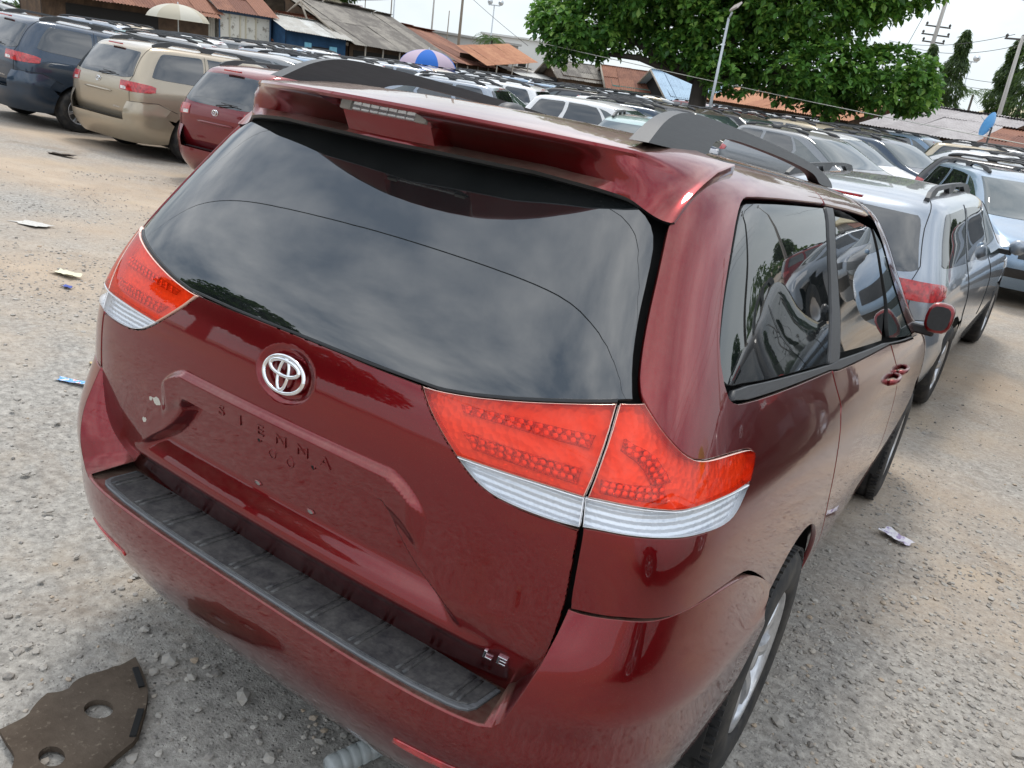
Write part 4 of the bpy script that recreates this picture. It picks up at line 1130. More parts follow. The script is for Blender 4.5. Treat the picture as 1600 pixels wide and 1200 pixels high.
# ---------------------------------------------------------------- the other minivans of the lot
PAINT_SLOT = paint('van_paint', (.5, .5, .5), .3, .35, .25)
def van_protos(detail):
    """parts of a minivan of the earlier shape: {name: [(mesh, [sub parts])]}"""
    hb = .045 if detail else .12
    parts = []
    def add(name, fn, sub=None):
        for s in (False, True):
            mb = MB(); fn(mb, s); parts.append((name, mb, sub))
    mb = MB(); k = 1 if detail else .55
    keep = no_arch
    sheet(mb, BODY, (-15, 15), (0, 17.99), int(140 * k), int(54 * k), PAINT_SLOT, 0, keep=keep, snap=.10)
    # bumper skin, proud of the body
    P = np.array([(-9.2, .3), (9.2, .3), (9.0, 8.6), (-9.0, 8.6)])
    sheet(mb, BUMPER, (-9.3, 9.3), (.2, 9.9), int(80 * k), int(22 * k), PAINT_SLOT, 0, keep=lambda q: (np.hypot(q[:, 1] - 1.12, q[:, 2] - WHEEL_Z) > .44) & ((np.abs(q[:, 0]) > .67) | (q[:, 2] < .609)), snap=.10)
    parts.append(('body', mb, None))
    E = detail
    pn = lambda mb, poly, mat, off, s, h=hb, **q: panel(mb, BODY, np.array(poly), mat, h=h, off=off, gap=0, skirt=.012, smooth=1 if E else 0, mirror=s, edge=E, **q)
    half = np.array([(0, 9.05), (1.5, 9.05), (3.0, 9.25), (3.45, 9.5), (3.35, 11), (3.25, 12.6), (3.0, 13.0), (0, 13.25)])
    mb = MB(); pn(mb, np.concatenate([half, (half * [-1, 1])[::-1]]), GLASS, .004, False); parts.append(('rear_window', mb, None))
    add('tail_lamp', lambda mb, s: (pn(mb, [(1.75, 7.15), (3.05, 7.0), (5.0, 7.05), (5.35, 7.3), (5.42, 8.2), (5.1, 8.5), (3.6, 8.72), (1.85, 8.72)], TAIL_RED, .009, s), pn(mb, [(1.85, 7.25), (2.6, 7.2), (2.6, 7.75), (1.9, 7.8)], TAIL_CLEAR, .0125, s, h=.03)))
    add('quarter_window', lambda mb, s: pn(mb, [(5.15, 9.7), (5.4, 9.5), (7.3, 9.2), (7.55, 10.8), (7.75, 13.3), (7.6, 13.6), (5.35, 13.3), (5.15, 12.8)], GLASS, .004, s))
    add('sliding_door_window', lambda mb, s: pn(mb, [(7.55, 9.2), (9.2, 8.85), (9.75, 10.2), (10.1, 13.1), (9.4, 13.5), (8.05, 13.6), (7.85, 11.5)], GLASS, .004, s))
    add('front_door_window', lambda mb, s: pn(mb, [(9.4, 8.8), (11.1, 8.05), (11.25, 8.5), (11.1, 9.6), (10.9, 10.9), (10.65, 12.4), (10.3, 13.1), (9.95, 10.2)], GLASS_CLEAR, .004, s))
    mb = MB()
    for s in (False, True): sheet(mb, BODY, (12.0, 15), (8.75, 13.6), 14, 12, GLASS_CLEAR, .005, mirror=s)
    parts.append(('windscreen', mb, None))
    add('headlamp', lambda mb, s: pn(mb, [(10.9, 5.3), (12.6, 4.6), (13.2, 5.0), (12.6, 6.2), (11.0, 6.5)], LAMP_CHROME, .006, s))
    mb = MB()
    for s in (False, True): sheet(mb, BODY, (13.5, 15), (3.4, 5.2), 8, 6, BLACK_TRIM, .006, mirror=s); sheet(mb, BODY, (12.6, 15), (1.0, 2.0), 8, 4, BLACK_TRIM, .004, mirror=s)
    parts.append(('grille', mb, None))
    def rl(mb, s):
        sx = -1 if s else 1
        rr = []
        for y, zt, zb in ((.62, 1.725, 1.70), (.70, 1.765, 1.71), (.85, 1.795, 1.71), (.98, 1.803, 1.765), (1.45, 1.806, 1.776), (1.55, 1.806, 1.72), (1.68, 1.806, 1.72), (1.78, 1.806, 1.776), (2.2, 1.800, 1.770), (2.35, 1.79, 1.72), (2.5, 1.775, 1.71), (2.62, 1.73, 1.70)):
            x = .56 - (zt - 1.72) * .2
            rr.append([(sx * (x - .022), y, zb), (sx * (x + .022), y, zb), (sx * (x + .016), y, zt), (sx * (x - .016), y, zt)])
        rr = np.array(rr)
        if s: rr = rr[:, ::-1]
        loft(mb, rr, GREY_RAIL, smooth=False)
    add('roof_rail', rl)
    if detail:
        for LL in ([(4.03, 15.4), (3.8, 13.5), (3.55, 12), (3.55, 9.7), (3.1, 8.7), (3.05, 7), (2.95, 5), (2.6, 2.9)], [(7.95, 14.1), (7.45, 9.1), (7.2, 6.6), (7.15, 3.9), (7.25, 2.3)], [(9.5, 8.7), (9.1, 6.6), (8.9, 4.2), (8.7, 2.0)], [(3.05, 5.2), (4.2, 5.3), (5.4, 5.35), (6.1, 4.0)]):
            def seamline(mb, s, L=LL):
                P = resample(np.array(L), .25, False); p, _, _, n = BODY.frame(P[:, 0], P[:, 1]); q = p + n * .001
                if s: q = q * [-1, 1, 1]
                tube(mb, q, .0035, SHELL, 4, False)
            add('door_seam', seamline)
        mb = MB(); half = np.array([(0, 2.5), (2.0, 2.5), (2.6, 2.9), (2.6, 3.0), (0, 3.0)])
        c = np.array([0, .055, 0])
        loft(mb, [[(x, .03 + .02 * (abs(x) / .6) ** 2, .604), (x, .13, .606)] for x in np.linspace(-.62, .62, 15)], BLACK_TRIM, closed=False)
        parts.append(('step_pad', mb, None))
        mb = MB(); q = locate(BODY, [(.02, 1.20), (.30, 1.23)], 'r'); p, _, _, n = BODY.frame(q[:, 0], q[:, 1])
        a, b = p + n * .03; tube(mb, [a, (a + b) / 2 + n[0] * .01, b], [.012, .009, .005], BLACK_TRIM, 6); tube(mb, [b + [-.2, 0, .015] + n[1] * .0, b + n[1] * .004 + [.12, 0, .0]], .006, BLACK_TRIM, 6)
        parts.append(('rear_wiper', mb, None))
        mb = MB(); P = locate(BODY, [(-.30, .79), (.30, .79), (.33, .95), (-.33, .95)], 'r'); panel(mb, BODY, P, PAINT_SLOT, h=.05, off=-.0, gap=.0, skirt=.006, smooth=0)
        tube(mb, [BODY.eval(np.array([u_]), np.array([6.35]))[0] + [0, -.012, 0] for u_ in np.linspace(-.95, .95, 9)], [.006] + [.016] * 7 + [.006], PAINT_SLOT, 6)
        parts.append(('plate_garnish', mb, None))
        mb = MB(); q = locate(BODY, [(0, 1.11)], 'r'); p, _, _, n = BODY.frame(q[:, 0], q[:, 1]); c0, n0 = p[0], n[0]
        for (cx, cz, a, b) in ((0, 0, .060, .040), (0, .014, .043, .016), (0, 0, .015, .034)):
            an = np.linspace(0, 2 * np.pi, 25); tube(mb, [c0 + n0 * .006 + np.array([cx + a * math.cos(t), 0, cz + b * math.sin(t)]) for t in an], .005, CHROME, 5, False)
        parts.append(('emblem', mb, None))
        for s in (-1, 1):
            mb = MB()
            rr = [np.stack([s * (1.075 + .09 * w * np.cos(a_)), np.full(12, y), 1.2 + .085 * w * np.sin(a_)], 1) for y, w in ((3.44, .6), (3.47, .95), (3.53, .9), (3.57, .4)) for a_ in [np.linspace(0, 6.283, 13)[:-1]]]
            if s < 0: rr = [r[::-1] for r in rr]
            loft(mb, rr, PAINT_SLOT)
            box(mb, (s * .96, 3.52, 1.13), (.14, .05, .05), BLACK_TRIM)
            parts.append(('side_mirror', mb, None))
        mb = MB()
        V, F = text_mesh('SIENNA', .034, .001, 0, 1.3); q = locate(BODY, [(.44, .755)], 'r'); p, _, _, n = BODY.frame(q[:, 0], q[:, 1]); put_text(mb, V, F, p[0] + n[0] * .004, n[0], CHROME)
        parts.append(('model_name', mb, None))
        mb = MB(); tube(mb, [(.45, .6, .29), (.45, .2, .28)], .03, STEEL, 10, False); parts.append(('exhaust_pipe', mb, None))
    mb = MB(); box(mb, (0, 2.6, .33), (1.5, 3.6, .25), SHELL); parts.append(('underside', mb, None))
    mb = MB(); box(mb, (0, .37, 1.668), (.30, .05, .02), TAIL_RED); parts.append(('brake_light', mb, None))
    return parts
def plane_pose(x, y, yaw):
    c, s = math.cos(yaw), math.sin(yaw)
    g = lambda a, b: float(ground_h(x + c * a - s * b, y + s * a + c * b))
    fr, rr = g(0, 4.12), g(0, 1.12); pt = math.atan((fr - rr) / 3); rl = math.atan((g(-.8, 2.6) - g(.8, 2.6)) / 1.6)
    z = rr - 1.12 * math.tan(pt)
    return Matrix.Translation((x, y, z)) @ Matrix.Rotation(yaw, 4, 'Z') @ Matrix.Rotation(pt, 4, 'X') @ Matrix.Rotation(rl, 4, 'Y')
near_parts = [(n, mb.mesh(n)) for n, mb, _ in van_protos(True)]
def recolour(o, mat):
    for i, sl in enumerate(o.material_slots):
        if sl.material is PAINT_SLOT: sl.link = 'OBJECT'; sl.material = mat
def near_van(x, y, yaw, mat, label, group, skip=()):
    r = thing('minivan', label, 'minivan', group=group); r.matrix_world = plane_pose(x, y, math.radians(yaw))
    for n, me in near_parts:
        if n in skip: continue
        o = bpy.data.objects.new(n, me); link(o, r); recolour(o, mat)
    for sx in (.865, -.865):
        for wy in WHEEL_Y: put_wheel(r, sx, wy, TYRE2, RIM2)
    return r
TYRE2, RIM2 = wheel_mesh(False)
PAINTS = dict(
    navy=paint('blue_grey_paint', (.035, .055, .085), .5, .35, .12), gold=paint('champagne_paint', (.40, .34, .255), .5, .35, .14), maroon=paint('maroon_paint', (.16, .008, .014), .4, .36, .12),
    silver=paint('silver_blue_paint', (.30, .335, .38), .6, .32, .10), black=paint('black_paint', (.008, .008, .01), .2, .3, .12), sky=paint('light_blue_paint', (.235, .32, .42), .5, .34, .10),
    white=paint('white_paint', (.78, .78, .77), .0, .35, .12), grey=paint('grey_paint', (.22, .23, .24), .5, .34, .14), beige=paint('beige_paint', (.50, .43, .32), .35, .36, .14), teal=paint('pale_teal_paint', (.25, .38, .38), .5, .34, .12))
RG = 'minivans parked round the dark red one'
near_van(-13.9, 5.9, 1.0, PAINTS['navy'], 'dark blue grey minivan at the far left end of the front row', RG)
near_van(-11.45, 6.4, .5, PAINTS['gold'], 'champagne gold minivan between the dark blue one and the maroon one', RG)
near_van(-8.3, 6.2, 2.0, PAINTS['maroon'], 'maroon minivan beside the champagne gold one, half hidden by the big red van', RG)
near_van(-.06, 5.5, -3.7, PAINTS['silver'], 'silver blue minivan parked nose first just ahead of the big red van', RG)
near_van(-.06, 17.0, -156, PAINTS['sky'], 'light blue minivan facing the camera across the lane at the right', RG)
near_van(-5.75, 15.0, 200, PAINTS['teal'], 'pale blue minivan showing its windscreen behind the roof of the red van', RG)
near_van(-2.6, 30.5, -84, PAINTS['beige'], 'beige minivan standing side on beyond the light blue one at the right', RG)
# vans standing on the right of the lane, seen in the side windows of the red van
near_van(3.35, 5.3, -4, PAINTS['black'], 'black minivan standing across the lane from the red van', RG)
near_van(6.0, 6.0, -4, PAINTS['grey'], 'grey minivan beside the black one across the lane', RG)
near_van(3.9, -1.6, -6, PAINTS['white'], 'white minivan behind the black one across the lane', RG)

# the packed field of vans behind: all point the same way, seen as rows of roofs
far = MB()
for n, mb_, _ in van_protos(False): far.merge(mb_)
fw = MB()
lathe(fw, [(-.1, .2), (-.11, .33), (.11, .33), (.1, .2)], RUBBER, 14); lathe(fw, [(.10, .21), (.07, .16), (.09, .03), (.09, .001)], ALLOY, 10)
for sx in (.865, -.865):
    for wy in WHEEL_Y:
        T = np.eye(4); T[:3, :3] = np.array(Matrix.Rotation(math.pi if sx < 0 else 0, 3, 'Z')); T[:3, 3] = (sx, wy, .335); far.merge(fw, T)
FAR_ME = far.mesh('minivan')
far2 = MB()
for n, mb_, _ in van_protos(False):
    if n != 'roof_rail': far2.merge(mb_)
for sx in (.865, -.865):
    for wy in WHEEL_Y:
        T = np.eye(4); T[:3, :3] = np.array(Matrix.Rotation(math.pi if sx < 0 else 0, 3, 'Z')); T[:3, 3] = (sx, wy, .335); far2.merge(fw, T)
FAR_ME2 = far2.mesh('minivan')
taken = [(-5.75, 15.0), (1.0, 14.7), (-.1, 8.0), (-.1, 30.7)]
def view_az(c): return math.degrees(math.atan2(c[0] - 1.23, c[1] + .92))
field = []
# three blocks, each with its own parking direction (heading clockwise from +Y)
BLOCKS = [(-90, -41.5, 58, (-9.0, 13.2)), (-41.0, -23.0, 82, (-8.0, 14.0)), (-22.5, 12, 118, (-2.5, 11.5))]
for lo, hi, ax, org in BLOCKS:
    A_ = math.radians(ax); hd = np.array([math.sin(A_), math.cos(A_)]); sd = np.array([hd[1], -hd[0]])
    for i in range(-14, 15):
        for j in range(-34, 35):
            c = np.array(org) + hd * (5.45 * i + .8 * math.sin(j * 1.7)) + sd * (2.22 * j)
            az = view_az(c); dist = math.hypot(c[0] - 1.23, c[1] + .92)
            if not lo < az < hi: continue
            if c[0] < -31.5 or c[1] > 47 or (c[0] > -9 and c[1] > 42.5) or (c[0] > -.6 and c[1] < 18.5): continue
            if c[0] > 3.5 and c[1] < 24: continue
            if c[0] < -4.2 and c[1] < 13.4: continue
            if c[1] < 11.6: continue
            if any(math.hypot(c[0] - a, c[1] - b) < 3.6 for a, b in taken): continue
            if math.hypot(c[0] + 12.9, c[1] - 35.5) < 2.6 or math.hypot(c[0] + 10.0, c[1] - 29.6) < 1.5: continue
            field.append((c, A_))
field.sort(key=lambda q: math.hypot(q[0][0] - 1.2, q[0][1] + .9))
field = field[:285]
cols = [('silver', 'silver'), ('white', 'white'), ('sky', 'light blue'), ('grey', 'grey'), ('black', 'black'), ('beige', 'beige'), ('maroon', 'maroon'), ('navy', 'dark blue'), ('teal', 'pale teal')]
wts = np.array([.23, .13, .13, .13, .15, .07, .06, .07, .03]); wts /= wts.sum()
far_vans = []; nright = 0
for k, (c, A_) in enumerate(field):
    key, word = cols[int(rng.choice(len(cols), p=wts))]
    if A_ > 1.9 and nright < 9: key, word = [('black', 'black'), ('grey', 'grey'), ('silver', 'silver'), ('white', 'white'), ('navy', 'dark blue'), ('silver', 'silver'), ('white', 'white'), ('black', 'black'), ('silver', 'silver')][nright]; nright += 1
    norail = rng.random() < .12
    o = bpy.data.objects.new('minivan', FAR_ME2 if norail else FAR_ME); COL.objects.link(o)
    yaw = -A_ + math.radians(rng.normal(0, 1.8)) + (math.pi if (rng.random() < .25) ^ (A_ < 1.2) else 0)
    q = c - 2.5 * np.array([-math.sin(yaw), math.cos(yaw)])
    o.matrix_world = plane_pose(q[0] + rng.normal(0, .06), q[1], yaw)
    recolour(o, PAINTS[key])
    far_vans.append((o, word, c))

# name each van of the field by what stands above it in the view and how near it is
LANDMARKS = [('the dark shop at the far left', (-38, 24)), ('the peeling white kiosk', (-36.5, 29.5)), ('the blue painted shack', (-34, 32.3)), ('the long grey shed', (-33.7, 39)), ('the brown rusty roof', (-34.3, 47)),
             ('the tilted orange awning', (-32.5, 49.5)), ('the dark gabled shack', (-30.4, 51.8)), ('the turquoise gabled shack', (-27.3, 54.3)), ('the open pale blue shelter', (-23.4, 54.3)), ('the almond trunk', (-12.9, 35.5)),
             ('the brown timber shed', (-13, 50)), ('the pale grey shed', (-4.5, 45.5)), ('the rusty patched roof', (1.5, 43))]
ORD = ['nearest', 'second nearest', 'third nearest', 'fourth nearest', 'fifth nearest', 'sixth nearest', 'seventh nearest', 'eighth nearest', 'ninth nearest', 'tenth nearest', 'eleventh nearest', 'twelfth nearest']
count = {}
for o, word, c in far_vans:
    lm = min(LANDMARKS, key=lambda q: abs(view_az(q[1]) - view_az(c)))[0]
    k = count.get((word, lm), 0); count[(word, lm)] = k + 1
    tag(o, '%s of the %s minivans packed before %s' % (ORD[min(k, 11)], word, lm), 'minivan', word + ' minivans packed in the field')

# ---------------------------------------------------------------- the shacks along the edge of the lot
G0 = -.45
def metal_f(base, base2, wave, rusty=.5):
    def f(t):
        oc = t.geo('Position'); r = t.n('ShaderNodeObjectInfo').outputs['Random']
        n = t.noise(1.4, 6, .7, oc); n2 = t.noise(9, 5, .65, oc)
        b = t.mix(t.rng(t.math('ADD', n, t.math('MULTIPLY', t.math('SUBTRACT', r, .5), rusty)), .38, .62), base, base2)
        b = t.mix(t.math('MULTIPLY', t.rng(n2, .5, .72), .45), b, tuple(x * .45 for x in base2))
        return t.done(t.pbr(base=b, rough=.75, metal=.0, spec=.3, normal=t.bump(n2, .3, .02)))
    return f
RUST = M('rusty_sheet', metal_f((.26, .115, .07), (.17, .07, .045), 0))
RUST2 = M('orange_rust_sheet', metal_f((.46, .22, .12), (.36, .155, .085), 0, .3))
GREYROOF = M('weathered_grey_sheet', metal_f((.26, .235, .20), (.13, .115, .10), 0, .3))
PALEROOF = M('pale_grey_sheet', metal_f((.42, .39, .38), (.33, .30, .295), 0, .3))
CREAM = M('cream_sheet', metal_f((.62, .55, .38), (.52, .45, .30), 0, .2))
ZINC = M('zinc_sheet', metal_f((.55, .55, .52), (.40, .38, .34), 0, .5))
BLUEROOF = M('pale_blue_sheet', metal_f((.42, .55, .66), (.36, .47, .58), 0, .2))
def plank_f(base, base2, sc=5.5):
    def f(t):
        g = t.tex('Object')
        w = t.n('ShaderNodeTexWave', wave_type='BANDS', bands_direction='X'); w.inputs['Scale'].default_value = sc; t.put(w.inputs['Vector'], g); w.inputs['Distortion'].default_value = .3
        n = t.noise(2.2, 5, .65, g)
        b = t.mix(t.rng(n, .35, .65), base, base2)
        b = t.mix(t.rng(w.outputs['Fac'], .02, .10, 1, 0), b, tuple(x * .25 for x in base2))
        return t.done(t.pbr(base=b, rough=.85, spec=.2, normal=t.bump(w.outputs['Fac'], .5, .03)))
    return f
WOOD = M('weathered_planks', plank_f((.13, .085, .055), (.07, .048, .034)))
WOOD_BLUE = M('blue_painted_planks', plank_f((.03, .085, .17), (.02, .055, .115)))
WOOD_PALE = M('pale_planks', plank_f((.45, .42, .35), (.33, .30, .25), 3))
DARK = plain('dark_interior', (.012, .011, .010), .9)
POST = plain('grey_timber', (.30, .26, .21), .85, var=.3, vs=6)
TEAL = plain('light_blue_paint_wood', (.16, .42, .55), .7, var=.2, vs=6)
def whitewall_f(t):
    g = t.tex('Object'); sp = t.n('ShaderNodeSeparateXYZ'); t.put(sp.inputs[0], g)
    n = t.noise(3.5, 6, .7, g); n2 = t.noise(1.1, 4, .6, g)
    peel = t.rng(n, .56, .62)
    b = t.mix(peel, (.66, .64, .57), (.30, .27, .22))
    low = t.rng(t.math('ADD', sp.outputs[2], t.math('MULTIPLY', t.math('SUBTRACT', n2, .5), .25)), 1.52, 1.60, 1, 0)
    b = t.mix(t.math('MULTIPLY', low, t.rng(n2, .40, .52)), b, (.36, .11, .075))
    b = t.mix(t.math('MULTIPLY', low, t.rng(n2, .50, .40)), b, (.10, .17, .27))
    return t.done(t.pbr(base=b, rough=.85, spec=.2))
WHITEWALL = M('peeling_white_paint', whitewall_f)
PLASTER = plain('pale_plaster', (.62, .62, .60), .85, var=.1, vs=1.5)
BROWNWALL = plain('brown_plaster', (.20, .155, .125), .85, var=.2, vs=1.2)

SHEETS = {}
def sheet_mesh(w, l, mat):
    k = (round(w, 2), round(l, 2), mat.name)
    if k in SHEETS: return SHEETS[k]
    n = max(3, int(round(w / .15))); xs = np.linspace(0, w, n * 4 + 1); z = .022 * np.sin(np.arange(len(xs)) * math.pi / 2)
    V = np.concatenate([np.stack([xs, np.full_like(xs, y), z], 1) for y in (0, l)]); m_ = len(xs)
    mb = MB(); mb.add(V, [(i, i + 1, m_ + i + 1, m_ + i) for i in range(m_ - 1)], mat)
    SHEETS[k] = mb.mesh('roof_sheet'); return SHEETS[k]
def roof_plane(root, a, b, up, mat, w=1.0, rows=2, jitter=.03, alt=None):
    """corrugated sheets laid from eave line a-b up the slope vector; each sheet its own piece"""
    a, b, up = Vector(a), Vector(b), Vector(up); L = (b - a).length; n = max(1, round(L / w)); w = L / n; ex = (b - a) / L; l = up.length / rows; ey = up / up.length; ez = ex.cross(ey).normalized(); ey = ez.cross(ex)
    for r in range(rows):
        for i in range(n):
            o = bpy.data.objects.new('roof_sheet', sheet_mesh(w * 1.04, l * 1.06, alt if (alt and rng.random() < .16) else mat)); link(o, root)
            p = a + ex * (i * w) + ey * (l * r) + ez * (.02 * r + .012 * (i % 2) + rng.normal(0, jitter * .25))
            R = Matrix((ex, ey, ez)).transposed().to_4x4() @ Matrix.Rotation(rng.normal(0, jitter * .3), 4, 'Z') @ Matrix.Rotation(abs(rng.normal(0, jitter * .25)), 4, 'X')
            R.translation = p; o.matrix_local = R
def wallbox(root, name, a, b, z0, z1, t, mat, n):
    """a wall from ground point a to b (local xy), thickness t away from the viewer along n"""
    a, b = Vector((*a, 0)), Vector((*b, 0)); ex = (b - a).normalized(); L = (b - a).length
    mb = MB(); box(mb, (L / 2, 0, (z0 + z1) / 2), (L, t, z1 - z0), mat)
    o = mb.build(name, root); nn = Vector((-ex.y, ex.x, 0))
    R = Matrix((ex, nn, Vector((0, 0, 1)))).transposed().to_4x4(); R.translation = a; o.matrix_local = R
    return o
def shack(name, label, A, B, eave, ridge, depth, wall, roof, over=.5, rows=2, w=1.0, gable_back=True, group=None, alt=None, opening=None, posts=0, jit=.03, cat='shack', front_wall=True, side=True):
    """a shack whose roof rises from the front eave (A-B) to a ridge, then falls behind"""
    A2, B2 = Vector((*A, 0)), Vector((*B, 0)); ex = (B2 - A2).normalized(); nn = Vector((-ex.y, ex.x, 0))
    root = thing(name, label, cat, (A[0], A[1], G0), (0, 0, math.atan2(ex.y, ex.x)), group)
    L = (B2 - A2).length
    e0, e1 = (eave if isinstance(eave, tuple) else (eave, eave)); r0, r1 = (ridge if isinstance(ridge, tuple) else (ridge, ridge))
    if front_wall: wallbox(root, 'wall', (0, 0), (L, 0), 0, min(e0, e1) - .05, .12, wall, None)
    if side:
        for x in (.07, L - .07):
            mb = MB(); h = (e0 if x < 1 else e1) - .05; rr = (r0 if x < 1 else r1) - .1
            v = [(x - .06, .07, 0), (x - .06, depth, 0), (x - .06, depth, rr * .98), (x - .06, .07, h)]; v2 = [(p[0] + .12, p[1], p[2]) for p in v]
            mb.add(np.array(v + v2), [(0, 1, 2, 3)[::-1], (4, 5, 6, 7), (0, 1, 5, 4), (1, 2, 6, 5), (2, 3, 7, 6), (3, 0, 4, 7)], wall, smooth=False); mb.build('wall', root)
    wallbox(root, 'wall', (0, depth), (L, depth), 0, min(r0, r1) - .3, .12, wall, None)
    roof_plane(root, (-.25, -over, e0 - .12), (L + .25, -over, e1 - .12), (0, depth + over, (r0 + r1) / 2 - (e0 + e1) / 2 + .12), roof, w, rows, jit, alt)
    if gable_back: roof_plane(root, (L + .2, depth * 2, e1), (-.2, depth * 2, e0), (0, -depth, (r0 + r1) / 2 - (e0 + e1) / 2), roof, w * 1.6, 1, jit)
    for i in range(posts):
        mb = MB(); x = (i + .5) * L / posts; tube(mb, [(x, -over * .8, 0), (x, -over * .8, (e0 + (e1 - e0) * x / L) - .12)], .05, POST, 6); mb.build('post', root)
    if opening:
        for x0, x1, z0, z1, mt in opening:
            mb = MB(); box(mb, ((x0 + x1) / 2, -.075, (z0 + z1) / 2), (x1 - x0, .03, z1 - z0), mt); mb.build('opening' if mt is DARK else 'shutter', root)
    return root
RS = 'shacks along the edge of the lot'
shack('shack', 'open fronted dark shop behind the beige umbrella at the far left', (-38.6, 20.0), (-37.0, 27.6), 2.9, 4.6, 3.2, WOOD, RUST, .9, group=RS, opening=[(1.0, 5.2, .4, 2.5, DARK)])
r = shack('kiosk', 'kiosk with peeling white painted front wall and blue frame at the left', (-36.9, 28.2), (-36.1, 30.9), 3.35, 4.6, 3.0, WHITEWALL, RUST, .5, cat='kiosk', group=RS)
for i, x in enumerate((.0, .55, 1.12, 1.42, 1.98, 2.78)):
    mb = MB(); c = plain('blue_frame_paint', (.06, .11, .19), .6) if i in (0, 5) else plain('cream_batten', (.55, .5, .38), .7)
    box(mb, (x, -.09, 1.65), (.07, .06, 3.3), c); mb.build('post', r)
mb = MB(); box(mb, (1.4, -.10, 3.2), (2.9, .05, .18), plain('blue_frame_paint', (.06, .11, .19), .6)); mb.build('beam', r)
r = shack('shack', 'narrow pale wall with a dark doorway left of the peeling white kiosk', (-37.3, 26.3), (-37.0, 28.0), 3.1, 4.2, 3.0, WOOD_PALE, RUST, .6, group=RS, opening=[(.55, .95, .9, 2.7, DARK)])
shack('shack', 'brown rusty lean-to right of the peeling white kiosk', (-36.3, 31.2), (-34.9, 32.4), 2.2, 3.6, 2.6, WOOD, RUST, .4, group=RS, opening=[(.2, 1.3, .3, 1.7, DARK)])
r = shack('shack', 'blue painted shack with zinc roof and light blue shutters', (-34.5, 30.6), (-33.5, 34.0), (2.85, 2.75), (3.5, 3.4), 2.6, WOOD_BLUE, ZINC, .5, rows=1, group=RS, opening=[(1.5, 2.5, 1.0, 2.1, DARK), (1.05, 1.45, 1.0, 2.25, TEAL), (2.55, 3.0, .9, 2.2, TEAL)])
r = shack('shed', 'long shed with weathered grey corrugated roof and open front', (-33.6, 34.4), (-33.9, 43.6), (2.62, 2.55), (4.75, 4.6), 5.2, WOOD, GREYROOF, .7, rows=2, w=1.05, group=RS, cat='shed', opening=[(.3, 8.8, .3, 2.2, DARK)], posts=6)
# bare truss at the open end of the grey roof
mb = MB()
for p, q in (((-.3, -.2, 2.4), (-.5, 3.4, 4.4)), ((-.5, 3.4, 4.4), (-.4, 5.6, 3.0)), ((-.3, -.2, 2.5), (-.4, 5.4, 2.6)), ((-.4, 2.4, 2.6), (-.5, 3.4, 4.4))): tube(mb, [p, q], .06, POST, 5)
mb.build('roof_truss', r)
shack('shed', 'brown rusty two sheet deep roof right of the long grey shed', (-33.9, 43.6), (-34.8, 51.0), (2.42, 2.35), (4.25, 4.2), 6.0, WOOD, RUST, .6, rows=2, w=1.05, group=RS, cat='shed', opening=[(.3, 7.0, .3, 2.0, DARK)], posts=5, jit=.05)
r = shack('awning', 'tilted orange brown sheet awning with its far corner raised', (-32.6, 46.6), (-32.4, 52.2), (2.5, 3.2), (3.3, 4.1), 2.4, WOOD, RUST2, .2, rows=1, w=1.1, gable_back=False, group=RS, cat='awning', front_wall=False, side=False, posts=3)
shack('shack', 'low shack with weathered zinc sheets under the tilted orange awning', (-31.8, 49.5), (-29.9, 53.4), (2.2, 2.15), (2.5, 2.5), 3.0, WOOD, ZINC, .7, rows=1, group=RS, alt=RUST, opening=[(.2, 4.0, .3, 1.8, DARK)], posts=3, jit=.06)
def gable_house(label, c, ridge_dir, width, length, eave, ridge, wall, roof, group=RS, front=WOOD):
    """gable end towards the viewer"""
    a = math.atan2(ridge_dir[1], ridge_dir[0]) - math.pi / 2
    root = thing('gable_house', label, 'house', (c[0], c[1], G0), (0, 0, a), group)
    w2 = width / 2
    mb = MB(); v = [(-w2, 0, 0), (w2, 0, 0), (w2, 0, eave), (0, 0, ridge - .1), (-w2, 0, eave)]; v2 = [(x, length, z) for x, y, z in v]
    mb.add(np.array(v + v2), [(0, 1, 2, 3, 4), (9, 8, 7, 6, 5), (1, 6, 7, 2), (5, 0, 4, 9)], front, smooth=False); mb.build('wall', root)
    roof_plane(root, (w2 + .3, -.6, eave - .25), (w2 + .3, length + .3, eave - .25), (-w2 - .3, 0, ridge - eave + .25), roof, 1.1, 2)
    roof_plane(root, (-w2 - .3, length + .3, eave - .25), (-w2 - .3, -.6, eave - .25), (w2 + .3, 0, ridge - eave + .25), roof, 1.1, 2)
    for s in (-1, 1):
        mb = MB(); tube(mb, [(s * (w2 + .3), -.62, eave - .25), (0, -.62, ridge)], .08, POST, 4); mb.build('barge_board', root)
    mb = MB(); box(mb, (0, -.03, eave * .5), (width * .5, .03, eave * .8), DARK); mb.build('opening', root)
    return root
gable_house('dark gabled shack with grey brown roof at the left edge of the almond tree', (-30.4, 51.8), (.55, .83), 3.6, 5.5, 2.5, 3.4, WOOD, GREYROOF)
gable_house('gabled shack with brown roof and turquoise gable under the almond tree', (-27.3, 54.3), (.75, .66), 4.0, 6.0, 2.3, 3.5, WOOD, RUST, front=plain('turquoise_board', (.10, .30, .28), .7))
gable_house('open gabled shelter with pale blue roof left of the almond trunk', (-23.4, 54.3), (.55, .83), 4.4, 5.5, 2.1, 3.6, WOOD, BLUEROOF, front=DARK)
shack('shed', 'low brown timber shed with rusty roof behind the almond tree', (-18.5, 51.5), (-8.9, 49.0), (2.35, 2.25), (3.3, 3.3), 4.5, WOOD, RUST2, .5, rows=2, w=1.1, group=RS, cat='shed', opening=[(5.0, 6.3, .3, 1.7, DARK), (1.2, 3.0, .3, 1.7, DARK)], jit=.05)
